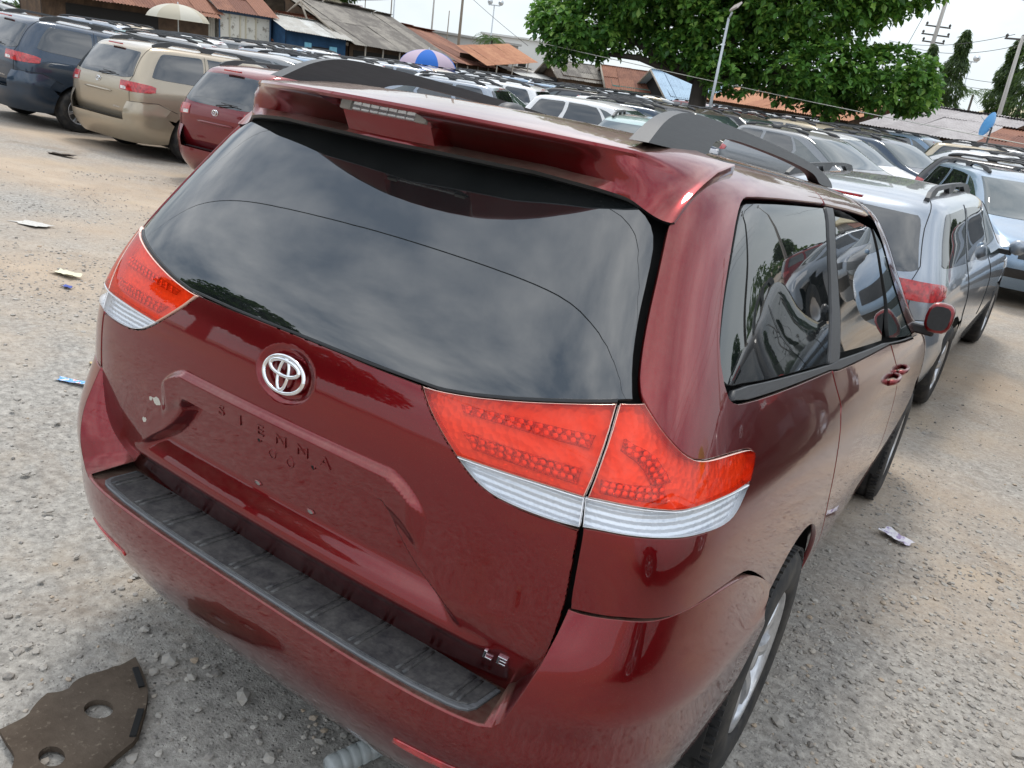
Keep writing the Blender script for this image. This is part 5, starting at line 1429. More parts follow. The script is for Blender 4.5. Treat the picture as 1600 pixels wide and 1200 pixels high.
shack('shed', 'wide shed with pale grey sheet roof right of the almond tree', (-7.3, 46.0), (-1.9, 44.9), (2.2, 2.05), (3.45, 3.4), 7.2, WOOD, PALEROOF, .6, rows=3, w=1.1, group=RS, cat='shed', opening=[(.2, 5.2, .2, 1.8, DARK)], posts=5)
shack('shed', 'rust brown patched roof at the far right edge', (-1.75, 43.6), (5.5, 42.6), (2.0, 1.9), (2.75, 2.75), 5.2, WOOD, RUST, .6, rows=3, w=1.2, group=RS, cat='shed', alt=CREAM, opening=[(.2, 7.0, .2, 1.7, DARK)], posts=7, jit=.05)
# buildings behind
def block(name, label, A, B, h, depth, wall, roofmat, flat=True, windows=()):
    A2, B2 = Vector((*A, 0)), Vector((*B, 0)); ex = (B2 - A2).normalized(); L = (B2 - A2).length
    root = thing(name, label, 'building', (A[0], A[1], G0), (0, 0, math.atan2(ex.y, ex.x)))
    mb = MB(); box(mb, (L / 2, depth / 2, h / 2), (L, depth, h), wall); mb.build('wall', root)
    if flat:
        mb = MB(); box(mb, (L / 2, depth / 2, h + .12), (L + .5, depth + .5, .22), roofmat); mb.build('roof', root)
    else:
        mb = MB(); o = .7; v = np.array([(-o, -o, h), (L + o, -o, h), (L + o, depth + o, h), (-o, depth + o, h), (L * .3, depth / 2, h + flat_h), (L * .7, depth / 2, h + flat_h), (-o, -o, h - .25), (L + o, -o, h - .25), (L + o, depth + o, h - .25), (-o, depth + o, h - .25)])
        mb.add(v, [(0, 1, 5, 4), (1, 2, 5), (2, 3, 4, 5), (3, 0, 4), (6, 7, 1, 0), (7, 8, 2, 1), (8, 9, 3, 2), (9, 6, 0, 3), (9, 8, 7, 6)], roofmat, smooth=False); mb.build('roof', root)
    for x, z, w, hh in windows:
        mb = MB(); box(mb, (x, -.03, z), (w, .05, hh), PLASTER); f = mb.build('window', root); mb = MB(); box(mb, (x, -.062, z), (w * .8, .02, hh * .85), DARK); mb.build('pane', f)
    return root
flat_h = 1.9
block('house', 'brown house with cream yellow hipped roof behind the blue shack', (-52.5, 46.5), (-50.2, 52.6), 4.6, 7, BROWNWALL, CREAM, False)
block('building', 'long grey concrete building with flat roof behind the brown roofs', (-54.5, 66.5), (-51, 78), 4.9, 8, plain('grey_concrete', (.30, .30, .29), .85, var=.25, vs=.8), plain('grey_concrete', (.30, .30, .29), .85), True, [(2 + 2.2 * i, 3.6, 1.2, 1.0) for i in range(5)])
block('building', 'white building with small windows beside the almond crown', (-60, 83.5), (-50.5, 88.5), 6.0, 8, PLASTER, PLASTER, True, [(2, 3.4, 1.2, 1.1), (5.2, 3.2, 1.2, 1.1), (8.4, 2.4, 1.4, 1.3)])
block('house', 'long low house with cream sheet roof far behind the pale grey shed', (-6.5, 76), (1.5, 73), 3.0, 5, PLASTER, CREAM, False)
block('house', 'low grey house with cream sheet roof at the far right behind the blue dish', (-1.0, 63), (9, 60), 3.4, 5, plain('grey_plaster', (.38, .38, .38), .85), CREAM, False)
# sign board
sg = thing('sign_board', 'white sign board with red lettering above the long grey roof', 'sign', (-43.2, 44.0, G0), (0, 0, math.atan2(.98, .17)))
mb = MB(); box(mb, (.55, 0, 4.75), (1.15, .05, .95), plain('sign_white', (.8, .78, .76), .6)); mb.build('board', sg)
mb = MB(); V, F = text_mesh('PURFUS', .40, .01, 0, .72); put_text(mb, V, F, np.array([.55, -.04, 4.95]), np.array([0, -1, 0]), plain('sign_red', (.65, .04, .07), .6)); mb.build('lettering', sg)
mb = MB(); tube(mb, [(.2, .05, 0), (.2, .05, 4.4)], .05, POST, 6); mb.build('post', sg); mb = MB(); tube(mb, [(.9, .05, 0), (.9, .05, 4.4)], .05, POST, 6); mb.build('post', sg)

# ---------------------------------------------------------------- trees
def leaf_f(stops, sss=.0):
    def f(t):
        r = t.n('ShaderNodeNewGeometry').outputs['Random Per Island']
        c = t.ramp(r, *stops)
        d = t.pbr(base=c, rough=.42, spec=.45)
        tr = t.n('ShaderNodeBsdfTranslucent'); t.put(tr.inputs[0], t.mix(.5, c, (.12, .22, .02)))
        mx = t.n('ShaderNodeMixShader'); mx.inputs[0].default_value = .4; t.put(mx.inputs[1], d); t.put(mx.inputs[2], tr.outputs[0])
        return t.done(mx.outputs[0])
    return f
ALMOND_LEAF = M('almond_leaf', leaf_f([(0, (.045, .13, .03)), (.35, (.095, .24, .045)), (.75, (.17, .36, .06)), (1, (.30, .47, .09))]))
DARK_LEAF = M('dark_leaf', leaf_f([(0, (.012, .035, .010)), (.6, (.024, .065, .016)), (1, (.05, .105, .022))]))
CONIC_LEAF = M('drooping_leaf', leaf_f([(0, (.028, .055, .020)), (.6, (.05, .095, .026)), (1, (.10, .15, .035))]))
PALM_LEAF = M('palm_leaf', leaf_f([(0, (.045, .09, .035)), (1, (.10, .16, .06))]))
BARK = plain('bark', (.085, .07, .058), .9, var=.4, vs=5, bump=.5, bs=18)
def leaf_cloud(mb, C_, N, L, Wd, mat, droop=.15, r=rng):
    """one leaf per row: base C_, direction N (unit), length L"""
    n = len(C_); t = N / (np.linalg.norm(N, axis=1, keepdims=True) + 1e-9)
    a = r.normal(size=(n, 3)) * .35 + [0, 0, 1]; s = np.cross(t, a); s /= np.linalg.norm(s, axis=1, keepdims=True) + 1e-9; up = np.cross(s, t)
    L = np.broadcast_to(np.asarray(L, float), (n,))[:, None]; W_ = np.broadcast_to(np.asarray(Wd, float), (n,))[:, None]
    dz = np.array([0, 0, -1.0])
    p0 = C_; p1 = C_ + t * L * .62 + s * W_ * .5 + up * W_ * .14; p2 = C_ + t * L * .62 - s * W_ * .5 + up * W_ * .14; p3 = C_ + t * L + dz * L * droop; pm = C_ + t * L * .6 + dz * L * droop * .3
    V = np.stack([p0, p1, p2, p3, pm], 1).reshape(-1, 3); b = (np.arange(n) * 5)[:, None]
    F = np.concatenate([b + [0, 1, 4], b + [1, 3, 4], b + [0, 4, 2], b + [4, 3, 2]])
    mb.add(V, F.tolist(), mat, smooth=False)
def blob_points(blobs, n, r):
    vol = np.array([a[3] ** 2 * a[4] for a in blobs]) ** .8; k = r.choice(len(blobs), n, p=vol / vol.sum()); B = np.array(blobs)[k]
    d = r.normal(size=(n, 3)); d /= np.linalg.norm(d, axis=1, keepdims=True)
    rad = r.random(n) ** .28
    p = B[:, :3] + d * rad[:, None] * np.stack([B[:, 3], B[:, 3], B[:, 4]], 1)
    return p, d
def broad_tree(name, label, loc, yaw, blobs, n, leaf, mat, trunk, group=None, seed=3):
    r = np.random.default_rng(seed)
    root = thing(name, label, 'tree', loc, (0, 0, yaw), group)
    mb = MB()
    tube(mb, [(0, 0, -.3), (.1, .05, 1.0), (.05, 0, trunk)], [.55, .42, .36], BARK, 12)
    for bx in blobs: tube(mb, [(.05, 0, trunk * .8), (bx[0] * .45, bx[1] * .45, trunk + (bx[2] - trunk) * .45), (bx[0], bx[1], bx[2])], [.22, .14, .04], BARK, 7)
    mb.build('trunk', root)
    p, d = blob_points(blobs, n, r)
    # thin the shell unevenly so gaps and clumps appear
    w = np.sin(p[:, 0] * 1.9 + 1.3 * np.sin(p[:, 2] * 2.1)) * np.sin(p[:, 1] * 1.7 + p[:, 2] * 1.5) 
    k = r.random(n) < np.clip(.66 + .80 * w, .08, 1); p, d = p[k], d[k]
    m_ = 7; n = len(p)
    ang = r.uniform(0, 6.28, (n, 1)) + np.arange(m_) * 2 * np.pi / m_ + r.normal(0, .2, (n, m_)); el = r.uniform(-.25, .65, (n, m_))
    axis_ = d * .7 + [0, 0, .75] + r.normal(0, .25, (n, 3)); axis_ /= np.linalg.norm(axis_, axis=1, keepdims=True)
    h = np.cross(axis_, [.3, .9, .1]); h /= np.linalg.norm(h, axis=1, keepdims=True); g = np.cross(axis_, h)
    dirs = (np.cos(ang)[..., None] * h[:, None] + np.sin(ang)[..., None] * g[:, None]) * np.cos(el)[..., None] + axis_[:, None] * np.sin(el)[..., None]
    C_ = np.repeat(p, m_, 0); D_ = dirs.reshape(-1, 3); sz = leaf * r.uniform(.7, 1.25, len(C_))
    mb = MB(); leaf_cloud(mb, C_, D_, sz, sz * .62, mat, .12, r)
    c = mb.build('crown', root); c['kind'] = 'stuff'
    return root
YT = -math.radians(-19) * 1
ALM = [(-5.6, 0, 4.6, 2.6, 1.5), (-7.0, .3, 4.9, 1.4, 1.1), (-6.4, 0, 3.5, 1.2, .8), (-2.8, 0, 7.0, 4.0, 2.4), (0, 0, 5.7, 3.2, 2.2), (3, 0, 7.0, 4.4, 2.6), (4.2, -1, 4.0, 2.9, 1.6), (7.6, 0, 4.0, 2.5, 1.4), (9.0, .2, 3.6, 1.2, .9), (6.3, 0, 7.9, 2.9, 1.9), (0, 0, 9.0, 5, 2), (-3.6, .5, 4.4, 1.7, .8), (1.2, -1.2, 3.5, 1.8, 1.1), (5.8, -.6, 3.0, 1.6, .9), (-1.2, -.5, 4.2, 1.6, .9)]
broad_tree('almond_tree', 'big broad leaved almond tree spreading over the sheds in the middle', (-12.9, 35.5, G0), math.radians(19), ALM, 13500, .32, ALMOND_LEAF, 3.6)
DK = [(0, 0, 6.5, 3.4, 2.6), (2.6, 0, 5.4, 2.4, 1.7), (-2.6, 0, 5.6, 2.4, 1.8), (0, 2, 5.2, 2.4, 1.7)]
t_ = broad_tree('shade_tree', 'dark green tree behind the brown lean-to at the top left', (-52, 40.5, G0), .9, DK, 2600, .42, DARK_LEAF, 3.4, 'leafy trees round the lot', 5)
def clone(root, loc, yaw, label, sc=1.0):
    r = root.copy(); COL.objects.link(r); r.location = loc; r.rotation_euler = (0, 0, yaw); r.scale = (sc, sc, sc); r['label'] = label
    for ch in children_of(root):
        c = ch.copy(); COL.objects.link(c); c.parent = r
    return r
clone(t_, (-55, 53, 1.2), 2.2, 'dark tree overhanging the cream yellow roof by the red sign', 1.05)
clone(t_, (-20, -14.5, G0), 1.1, 'dark tree across the road behind the camera', 1.2)
clone(t_, (-19, -21, G0), 2.9, 'dark tree beside the road behind the camera, left of the other one', 1.15)
clone(t_, (22, 78, G0), 4.0, 'dark tree beyond the black minivan across the lane', .6)
clone(t_, (36, 70, G0), .3, 'dark tree beyond the grey minivan across the lane', .6)
def conic(label, loc, h, r0, seed):
    r = np.random.default_rng(seed); n = 5200
    root = thing('columnar_tree', label, 'tree', loc, (0, 0, 0), 'tall columnar trees behind the pale grey shed')
    mb = MB(); tube(mb, [(0, 0, -.2), (0, 0, h * .95)], [.16, .02], BARK, 7); mb.build('trunk', root)
    t = r.random(n) ** .8; z = .35 + t * (h - .4); rad = r0 * (1 - t) ** .75 * (.85 + .3 * np.sin(z * 4 + r.uniform(0, 6))) * r.random(n) ** .3 + .05
    a = r.uniform(0, 6.28, n); P = np.stack([rad * np.cos(a), rad * np.sin(a), z], 1)
    D = np.stack([np.cos(a) * .55, np.sin(a) * .55, np.full(n, -.85)], 1) + r.normal(0, .25, (n, 3))
    mb = MB(); leaf_cloud(mb, P, D, r.uniform(.28, .5, n), .085, CONIC_LEAF, .1, r); c = mb.build('crown', root); c['kind'] = 'stuff'
conic('shorter blunt columnar tree left of the tallest pair by the leaning pole', (-8.6, 70.5, G0), 8.4, 1.55, 11)
conic('tall pointed columnar tree right of the leaning utility pole', (-6.4, 68, G0), 9.3, 1.7, 12)
conic('small dark columnar tree between the blunt one and the pointed one', (-7.6, 72, G0), 7.0, 1.1, 13)
conic('bare grey green columnar tree behind the utility pole at the right edge', (-2.9, 66, G0), 8.8, 1.6, 14)
conic('tallest columnar tree at the right edge of the view', (-1.5, 64, G0), 10.6, 1.6, 15)
def palm(label, loc, h, seed, fr=1.7):
    r = np.random.default_rng(seed)
    root = thing('palm_tree', label, 'palm', loc, (0, 0, 0), 'palms behind the sheds')
    mb = MB(); tube(mb, [(0, 0, 0), (.15, .05, h * .5), (.1, .1, h)], [.16, .12, .10], BARK, 8); mb.build('trunk', root)
    mb = MB()
    for k in range(17):
        a = k * 2.4; e = r.uniform(.1, 1.1); u = np.linspace(0, 1, 14)
        P = np.stack([np.cos(a) * fr * u, np.sin(a) * fr * u, h + fr * (e * u - (.5 + .6 * e) * u ** 2)], 1)
        for s in (-1, 1):
            side = np.array([-math.sin(a), math.cos(a), -.35]) * s
            leaf_cloud(mb, P[1:], np.tile(side, (13, 1)) + np.gradient(P, axis=0)[1:] * 3, .5 * np.sin(u[1:] * 2.6 + .35), .06, PALM_LEAF, .25, r)
    c = mb.build('crown', root); c['kind'] = 'stuff'
palm('feathery palm in front of the white building', (-43.5, 62.0, G0), 4.6, 21)
palm('second feathery palm just right of the first beside the white building', (-42.2, 63.0, G0), 3.8, 22)
palm('distant palm under the floodlight mast', (-7.0, 92, G0), 6.0, 23, 2.6)
palm('distant palm at the far right behind the low grey house', (1.5, 95, G0), 5.5, 24, 2.6)

# ---------------------------------------------------------------- poles, wires, lamps
CONC = plain('concrete_pole', (.40, .38, .35), .8, var=.2, vs=3)
IRON = plain('dark_iron', (.06, .055, .05), .6)
GALV = plain('galvanised_pole', (.50, .53, .55), .45, .3)
def pole(label, x, y, h, r=.13, arms=(), mat=CONC, lean=(0, 0), ins=True, name='utility_pole', grp='poles behind the sheds'):
    root = thing(name, label, 'pole', (x, y, G0), (lean[0], lean[1], 0), grp)
    mb = MB(); tube(mb, [(0, 0, -.2), (0, 0, h)], [r, r * .62], mat, 8); mb.build('shaft', root)
    for z, half, yaw in arms:
        mb = MB(); c, s = math.cos(yaw), math.sin(yaw); box(mb, (0, 0, z), (half * 2, .10, .10), IRON, R=np.array(Matrix.Rotation(yaw, 3, 'Z'))); a = mb.build('cross_arm', root)
        if ins:
            mb = MB()
            for k in (-.9, 0, .9): lathe(mb, [(z + .05, .03), (z + .12, .09), (z + .2, .09), (z + .28, .02)], IRON, 8, 'z', (k * half * c, k * half * s, 0))
            b = mb.build('insulators', a); b['kind'] = 'stuff'
    return root
pole('tall concrete pole with stacked cross arms right of the almond tree', -9.1, 71.5, 14.5, .20, [(9.6, .9, .3), (9.0, 1.0, .3), (8.5, .8, .3)], lean=(.0, .02))
pole('concrete pole with a single cross arm at the right edge', -2.2, 60, 8.3, .16, [(8.1, .95, .25)], lean=(0, -.03))
pole('small pole with two insulators above the almond crown', -13.6, 80, 8.8, .10, [(8.6, 1.3, .3)])
for i, (x, y, h, r, lab) in enumerate([(-55.5, 62, 8.6, .08, 'thin pole left of the floodlight pole above the long grey roof'), (-53.6, 66, 10.5, .11, 'thicker pole just left of the brown pole over the rusty roof'), (-47.4, 62.5, 11.0, .16, 'brown pole standing behind the rusty brown roof'), (-57, 60, 9.5, .06, 'thin mast at the left of the row of poles'), (-50, 64, 6.8, .07, 'short stub pole beside the brown pole')]):
    pole(lab, x, y, h, r, [], plain('brown_pole', (.22, .18, .14), .8) if i != 1 else CONC)
def flood(label, x, y, h, ladder=False, s=1.0):
    root = thing('floodlight_mast', label, 'floodlight', (x, y, G0), (0, 0, .3), 'floodlight masts')
    mb = MB()
    if ladder:
        for dx in (-.3, .3): tube(mb, [(dx * 1.4, 0, 0), (dx * .8, 0, h)], .045, GALV, 5)
        for k in range(int(h / .55)): z = k * .55 + .3; f = 1.4 - .6 * z / h; tube(mb, [(-.3 * f, 0, z), (.3 * f, 0, z)], .03, GALV, 4)
    else: tube(mb, [(0, 0, 0), (0, 0, h)], [.10, .06], GALV, 6)
    mb.build('mast', root)
    mb = MB(); box(mb, (0, 0, h + .05), (1.3 * s, .1, .1), GALV); a = mb.build('cross_arm', root)
    for dx in (-.6, .6):
        mb = MB(); lathe(mb, [(0, .05), (.15, .16), (.42, .30), (.44, .28), (.40, .02)], GALV, 12, 'y', (dx * s, -.1, h + .38)); mb.build('lamp_head', root)
flood('floodlight mast of ladder type behind the columnar trees', -7.3, 83, 8.2, True, 1.1)
flood('twin floodlight pole above the long grey roof', -56.5, 63.5, 8.0)
flood('twin floodlight pole right of the brown pole', -52.0, 74, 8.4)
# street lamp in front of the almond tree
sl = thing('street_lamp', 'slim white street lamp with square panel head in front of the almond tree', 'street lamp', (-10.0, 29.6, G0), (0, 0, 0))
mb = MB(); tube(mb, [(0, 0, 0), (0, 0, 5.05)], [.065, .045], GALV, 10); mb.build('pole', sl)
mb = MB(); tube(mb, [(0, 0, 5.0), (.10, -.05, 5.25)], .035, GALV, 6); mb.build('bracket', sl)
mb = MB(); box(mb, (.22, -.14, 5.42), (.34, .46, .07), plain('lamp_housing', (.45, .40, .37), .5), R=np.array(Matrix.Rotation(.5, 3, 'X') @ Matrix.Rotation(-.5, 3, 'Y')), bev=.015); h_ = mb.build('lamp_head', sl)
mb = MB(); box(mb, (.225, -.155, 5.378), (.24, .32, .012), plain('led_panel', (.25, .24, .25), .3), R=np.array(Matrix.Rotation(.5, 3, 'X') @ Matrix.Rotation(-.5, 3, 'Y'))); mb.build('led_panel', h_)
# lamp and poles behind the camera and across the lane (seen as reflections)
def arm_lamp(label, x, y, h, yaw):
    root = thing('street_lamp', label, 'street lamp', (x, y, G0), (0, 0, yaw)); mb = MB(); tube(mb, [(0, 0, 0), (0, 0, h), (.6, 0, h + .25), (1.8, 0, h + .3)], [.12, .08, .05, .04], IRON, 8); mb.build('pole', root)
    mb = MB(); box(mb, (2.0, 0, h + .28), (.6, .22, .1), GALV, bev=.02); mb.build('lamp_head', root)
arm_lamp('street lamp with curved arm across the lane from the red van', 7.2, 15.5, 6.0, 2.6)
for i, (x, y, lab) in enumerate([(10.5, 23, 'utility pole beyond the grey minivan across the lane'), (9, 31, 'utility pole far across the lane'), (17, 24, 'utility pole beyond the black minivan across the lane')]): pole(lab, x, y, 9, .14, [(8.6, .9, .8)])
CABLE = plain('black_cable', (.02, .02, .02), .6); PCABLE = plain('pale_cable', (.62, .60, .52), .6)
def cable(label, a, b, sag, r=.014, mat=CABLE, grp=None):
    a, b = np.array(a), np.array(b); u = np.linspace(0, 1, 24)[:, None]
    P = a + (b - a) * u; P[:, 2] -= sag * 4 * (u[:, 0] * (1 - u[:, 0]))
    mb = MB(); tube(mb, P, r, mat, 5); return tag(mb.build('cable'), label, 'cable', grp)
CG = 'overhead wires'
cable('pale wire sagging across the almond crown to the right', (-20.5, 31.5, 3.25), (4.5, 36.5, 1.55), .15, .016, PCABLE, CG)
cable('upper wire from the cross arm pole at the right edge', (-2.9, 60, 7.9), (-13.6, 80, 8.6), .5, .02, CABLE, CG)
cable('lower wire from the cross arm pole at the right edge', (-1.5, 60, 7.7), (-12.6, 80, 8.5), .8, .02, CABLE, CG)
cable('wire slanting down from the top of the tall concrete pole', (-9.3, 71.4, 13.0), (-11.2, 69, 4.0), .1, .02, CABLE, CG)
cable('wire running between the poles above the long grey roof', (-58, 58, 5.9), (-47.4, 62.5, 8.1), .3, .02, CABLE, CG)
cable('wire dropping right from the brown pole', (-47.4, 62.5, 8.0), (-42, 66, 4.2), .1, .02, CABLE, CG)
cable('wire crossing the white sky toward the almond tree', (-44, 57, 9.6), (-28, 60, 5.6), .4, .02, CABLE, CG)
cable('wire high over the columnar trees at the right', (-9.6, 71.4, 13.2), (12, 52, 6.5), .9, .02, CABLE, CG)
cable('wire low behind the columnar trees at the right', (-9.0, 80, 6.6), (3, 70, 6.9), .8, .02, CABLE, CG)
cable('thin wire over the ladder mast at the right', (-9.0, 82, 5.9), (3, 68, 5.6), .4, .02, CABLE, CG)
cable('wire strung low over the camera from left to right', (-26, -.4, 6.1), (9, -3.0, 7.2), .25, .014, CABLE, 'wires behind the camera')
cable('second wire strung over the camera, a little ahead of the other', (-28, 3.6, 6.4), (9, -1.6, 7.6), .3, .012, CABLE, 'wires behind the camera')
for i, (h, s) in enumerate(((8.2, .9), (7.7, 1.0), (7.2, .8))): cable('wire strung across the road behind the camera, ' + ('highest', 'middle', 'lowest')[i] + ' of three', (-30, -14, h), (28, -10 + i, h + .4), s, .015, CABLE, 'wires behind the camera')
for i, h in enumerate((8.0, 7.4, 6.9)): cable('wire strung along the far side of the lane, ' + ('highest', 'middle', 'lowest')[i] + ' of three', (14, -20, h), (16 + i, 45, h), .8, .015, CABLE, 'wires across the lane')
# satellite dish
sd_ = thing('satellite_dish', 'blue satellite dish tilted on a stand beside the rusty patched roof', 'dish', (-1.35, 41.2, G0), (0, 0, -.5))
mb = MB(); prof = [(0.20 * (r / .55) ** 2, r) for r in np.linspace(.55, .01, 9)]; lathe(mb, prof, plain('dish_blue', (.10, .34, .66), .45), 24, 'y')
dsh = mb.build('dish', sd_); dsh.location = (0, 0, 2.75); dsh.rotation_euler = (.25, 0, 1.75)
mb = MB(); tube(mb, [(0, .05, 0), (0, .05, 2.7)], .04, IRON, 6); mb.build('stand', sd_); mb = MB(); tube(mb, [(0, 0, 2.6), (-.3, -.5, 3.1)], .02, GALV, 5); mb.build('feed_arm', sd_)

# ---------------------------------------------------------------- umbrellas
def umbrella(label, x, y, z, d, cols, flap=None):
    root = thing('umbrella', label, 'umbrella', (x, y, G0), (0, 0, .25), 'sun umbrellas among the vans')
    h = z - G0; n = 8; drop = d * .24
    mb = MB(); tube(mb, [(0, 0, 0), (0, 0, h + .08)], .022, GALV, 6); mb.build('pole', root)
    for k in range(n):
        mb = MB(); V = []; m_ = 8
        for i in range(m_ + 1):
            u = i / m_
            for j in range(5):
                a = 2 * math.pi * (k + j / 4) / n; sg = 1 - .055 * math.sin(math.pi * j / 4) * u
                V.append((d / 2 * math.sin(u * 1.35) / math.sin(1.35) * sg * math.cos(a), d / 2 * math.sin(u * 1.35) / math.sin(1.35) * sg * math.sin(a), h - drop * (1 - math.cos(u * 1.35)) / (1 - math.cos(1.35))))
        F = [(i * 5 + j, i * 5 + j + 1, (i + 1) * 5 + j + 1, (i + 1) * 5 + j) for i in range(m_) for j in range(4)]
        mb.add(np.array(V), F, cols[k % len(cols)]); mb.build('panel', root)
    return root
def cloth(name, c):
    def f(t):
        d = t.pbr(base=c, rough=.75, spec=.2); tr = t.n('ShaderNodeBsdfTranslucent'); t.put(tr.inputs[0], c)
        mx = t.n('ShaderNodeMixShader'); mx.inputs[0].default_value = .35; t.put(mx.inputs[1], d); t.put(mx.inputs[2], tr.outputs[0]); return t.done(mx.outputs[0])
    return M(name, f)
umbrella('blue and pale pink striped sun umbrella rising from the packed vans', -21.6, 26.9, 2.17, 2.5, [cloth('blue_cloth', (.05, .20, .66)), cloth('pink_cloth', (.70, .56, .66))])
umbrella('beige sun umbrella in front of the dark shop at the far left', -30.9, 21.6, 2.57, 2.5, [cloth('beige_cloth', (.60, .55, .44)), cloth('cream_cloth', (.70, .67, .58))])
umbrella('small orange and grey umbrella poking up over the blue shack', -41, 37.2, 3.9, 1.6, [cloth('orange_cloth', (.72, .30, .20)), cloth('grey_cloth', (.40, .38, .45))])
umbrella('lime green and white umbrella among the vans across the lane', 9.5, 8.5, 2.2, 2.5, [cloth('lime_cloth', (.42, .62, .12)), cloth('white_cloth', (.75, .75, .72))])
# low far treeline and rooftops that close the view
mb = MB(); r_ = np.random.default_rng(77); n = 9000
a = np.radians(r_.uniform(-100, 60, n)); dist = r_.uniform(125, 150, n); z = G0 + r_.random(n) ** 1.6 * (3.2 + 1.6 * np.sin(a * 23) + 1.1 * np.sin(a * 57))
P = np.stack([dist * np.sin(a), dist * np.cos(a), z], 1); leaf_cloud(mb, P, r_.normal(size=(n, 3)), r_.uniform(1.0, 2.0, n), 1.2, DARK_LEAF, .2, r_)
tag(mb.build('treeline'), 'far low line of trees closing the view', kind='stuff')

# ---------------------------------------------------------------- things lying on the dirt
def on_ground(x, y): return float(ground_h(x, y) + fbm(np.array([x]), np.array([y]), .9, 5)[0] * .012 - .004)
def board_f(t):
    g = t.tex('Object'); n = t.noise(6, 6, .7, g); n2 = t.noise(70, 4, .6, g)
    b = t.mix(t.rng(n, .35, .7), (.075, .057, .043), (.13, .102, .078)); b = t.mix(t.math('MULTIPLY', t.rng(n2, .6, .75), .5), b, (.30, .25, .19))
    return t.done(t.pbr(base=b, rough=.95, spec=.1, normal=t.bump(t.math('ADD', n2, n), .5, .004)))
BOARD = M('fibre_board', board_f)
bd = thing('fibreboard_panel', 'torn brown fibreboard panel with round holes lying at the bottom left', 'panel', (0, 0, 0))
outl = BOARD_OUTLINE = [(-0.5576, 0.1448), (-0.5514, 0.0969), (-0.5604, 0.0789), (-0.5608, 0.0542), (-0.5747, 0.0154), (-0.5755, -0.0243), (-0.5563, -0.0528), (-0.5590, -0.0740), (-0.5760, -0.0991), (-0.5650, -0.1267), (-0.5444, -0.1570), (-0.5300, -0.1724), (-0.5272, -0.2054), (-0.5274, -0.2437), (-0.4884, -0.2504), (-0.4422, -0.2549), (-0.4119, -0.2625), (-0.3655, -0.2998), (-0.2593, -0.2887), (-0.2150, -0.2083), (-0.2478, -0.1249), (-0.2598, -0.0838), (-0.2705, -0.0331), (-0.3119, 0.0063), (-0.3648, 0.0558), (-0.4169, 0.0937), (-0.4821, 0.1224)]
holes = [[(-0.4063, -0.0150), (-0.4180, -0.0101), (-0.4314, -0.0085), (-0.4448, -0.0106), (-0.4569, -0.0160), (-0.4661, -0.0241), (-0.4715, -0.0341), (-0.4726, -0.0447), (-0.4692, -0.0549), (-0.4617, -0.0635), (-0.4511, -0.0695), (-0.4385, -0.0725), (-0.4253, -0.0721), (-0.4127, -0.0684), (-0.4022, -0.0617), (-0.3949, -0.0529), (-0.3914, -0.0427), (-0.3922, -0.0322), (-0.3974, -0.0227)], [(-0.3364, -0.1826), (-0.3474, -0.1783), (-0.3597, -0.1768), (-0.3719, -0.1782), (-0.3826, -0.1825), (-0.3905, -0.1891), (-0.3949, -0.1973), (-0.3952, -0.2061), (-0.3915, -0.2147), (-0.3842, -0.2219), (-0.3741, -0.2272), (-0.3624, -0.2298), (-0.3503, -0.2297), (-0.3390, -0.2268), (-0.3298, -0.2215), (-0.3236, -0.2142), (-0.3211, -0.2058), (-0.3225, -0.1971), (-0.3278, -0.1891)]]
ol = np.array(outl); mb = MB(); 
pts = resample(chaikin(ol, 1, 40), .03)
loops = [pts] + [resample(np.array(h), .012) for h in holes]
allp = np.concatenate(loops); ed = []; b = 0
for L in loops: ed += [(b + i, b + (i + 1) % len(L)) for i in range(len(L))]; b += len(L)
r = delaunay_2d_cdt([Vector(p) for p in allp], ed, [], 0, 1e-7); F = np.array([f for f in r[2]]); V2 = np.array([v[:] for v in r[0]]); c = V2[F].mean(1); ok = inside(c, loops[0])
for L in loops[1:]: ok &= ~inside(c, L)
F = F[ok]; zz = np.array([-.0965 * p[1] for p in V2]) + .014; k = len(V2)
top = np.column_stack([V2, zz + .012]); bot = np.column_stack([V2, zz - .006]); b = 0; SF = []
for L in loops:
    n = len(L); SF += [(b + i, k + b + i, k + b + (i + 1) % n, b + (i + 1) % n) for i in range(n)]; b += n
mb.add(np.concatenate([top, bot]), [tuple(f) for f in F] + [tuple(k + i for i in f[::-1]) for f in F] + SF, BOARD, smooth=False)
mb.build('board', bd)
for (x0, y0), (x1, y1) in [((-0.5115, 0.1153), (-0.4306, 0.0831)), ((-0.3540, 0.0316), (-0.2821, -0.0383))]:
    mb = MB(); d_ = np.array([x1 - x0, y1 - y0]); L = np.linalg.norm(d_); a = math.atan2(d_[1], d_[0]); c = ((x0 + x1) / 2, (y0 + y1) / 2, -.0965 * (y0 + y1) / 2 + .029)
    box(mb, c, (L, .016, .006), plain('black_felt', (.01, .01, .01), .95), R=np.array(Matrix.Rotation(-.0963, 3, 'X') @ Matrix.Rotation(a, 3, 'Z'))); mb.build('felt_strip', bd)
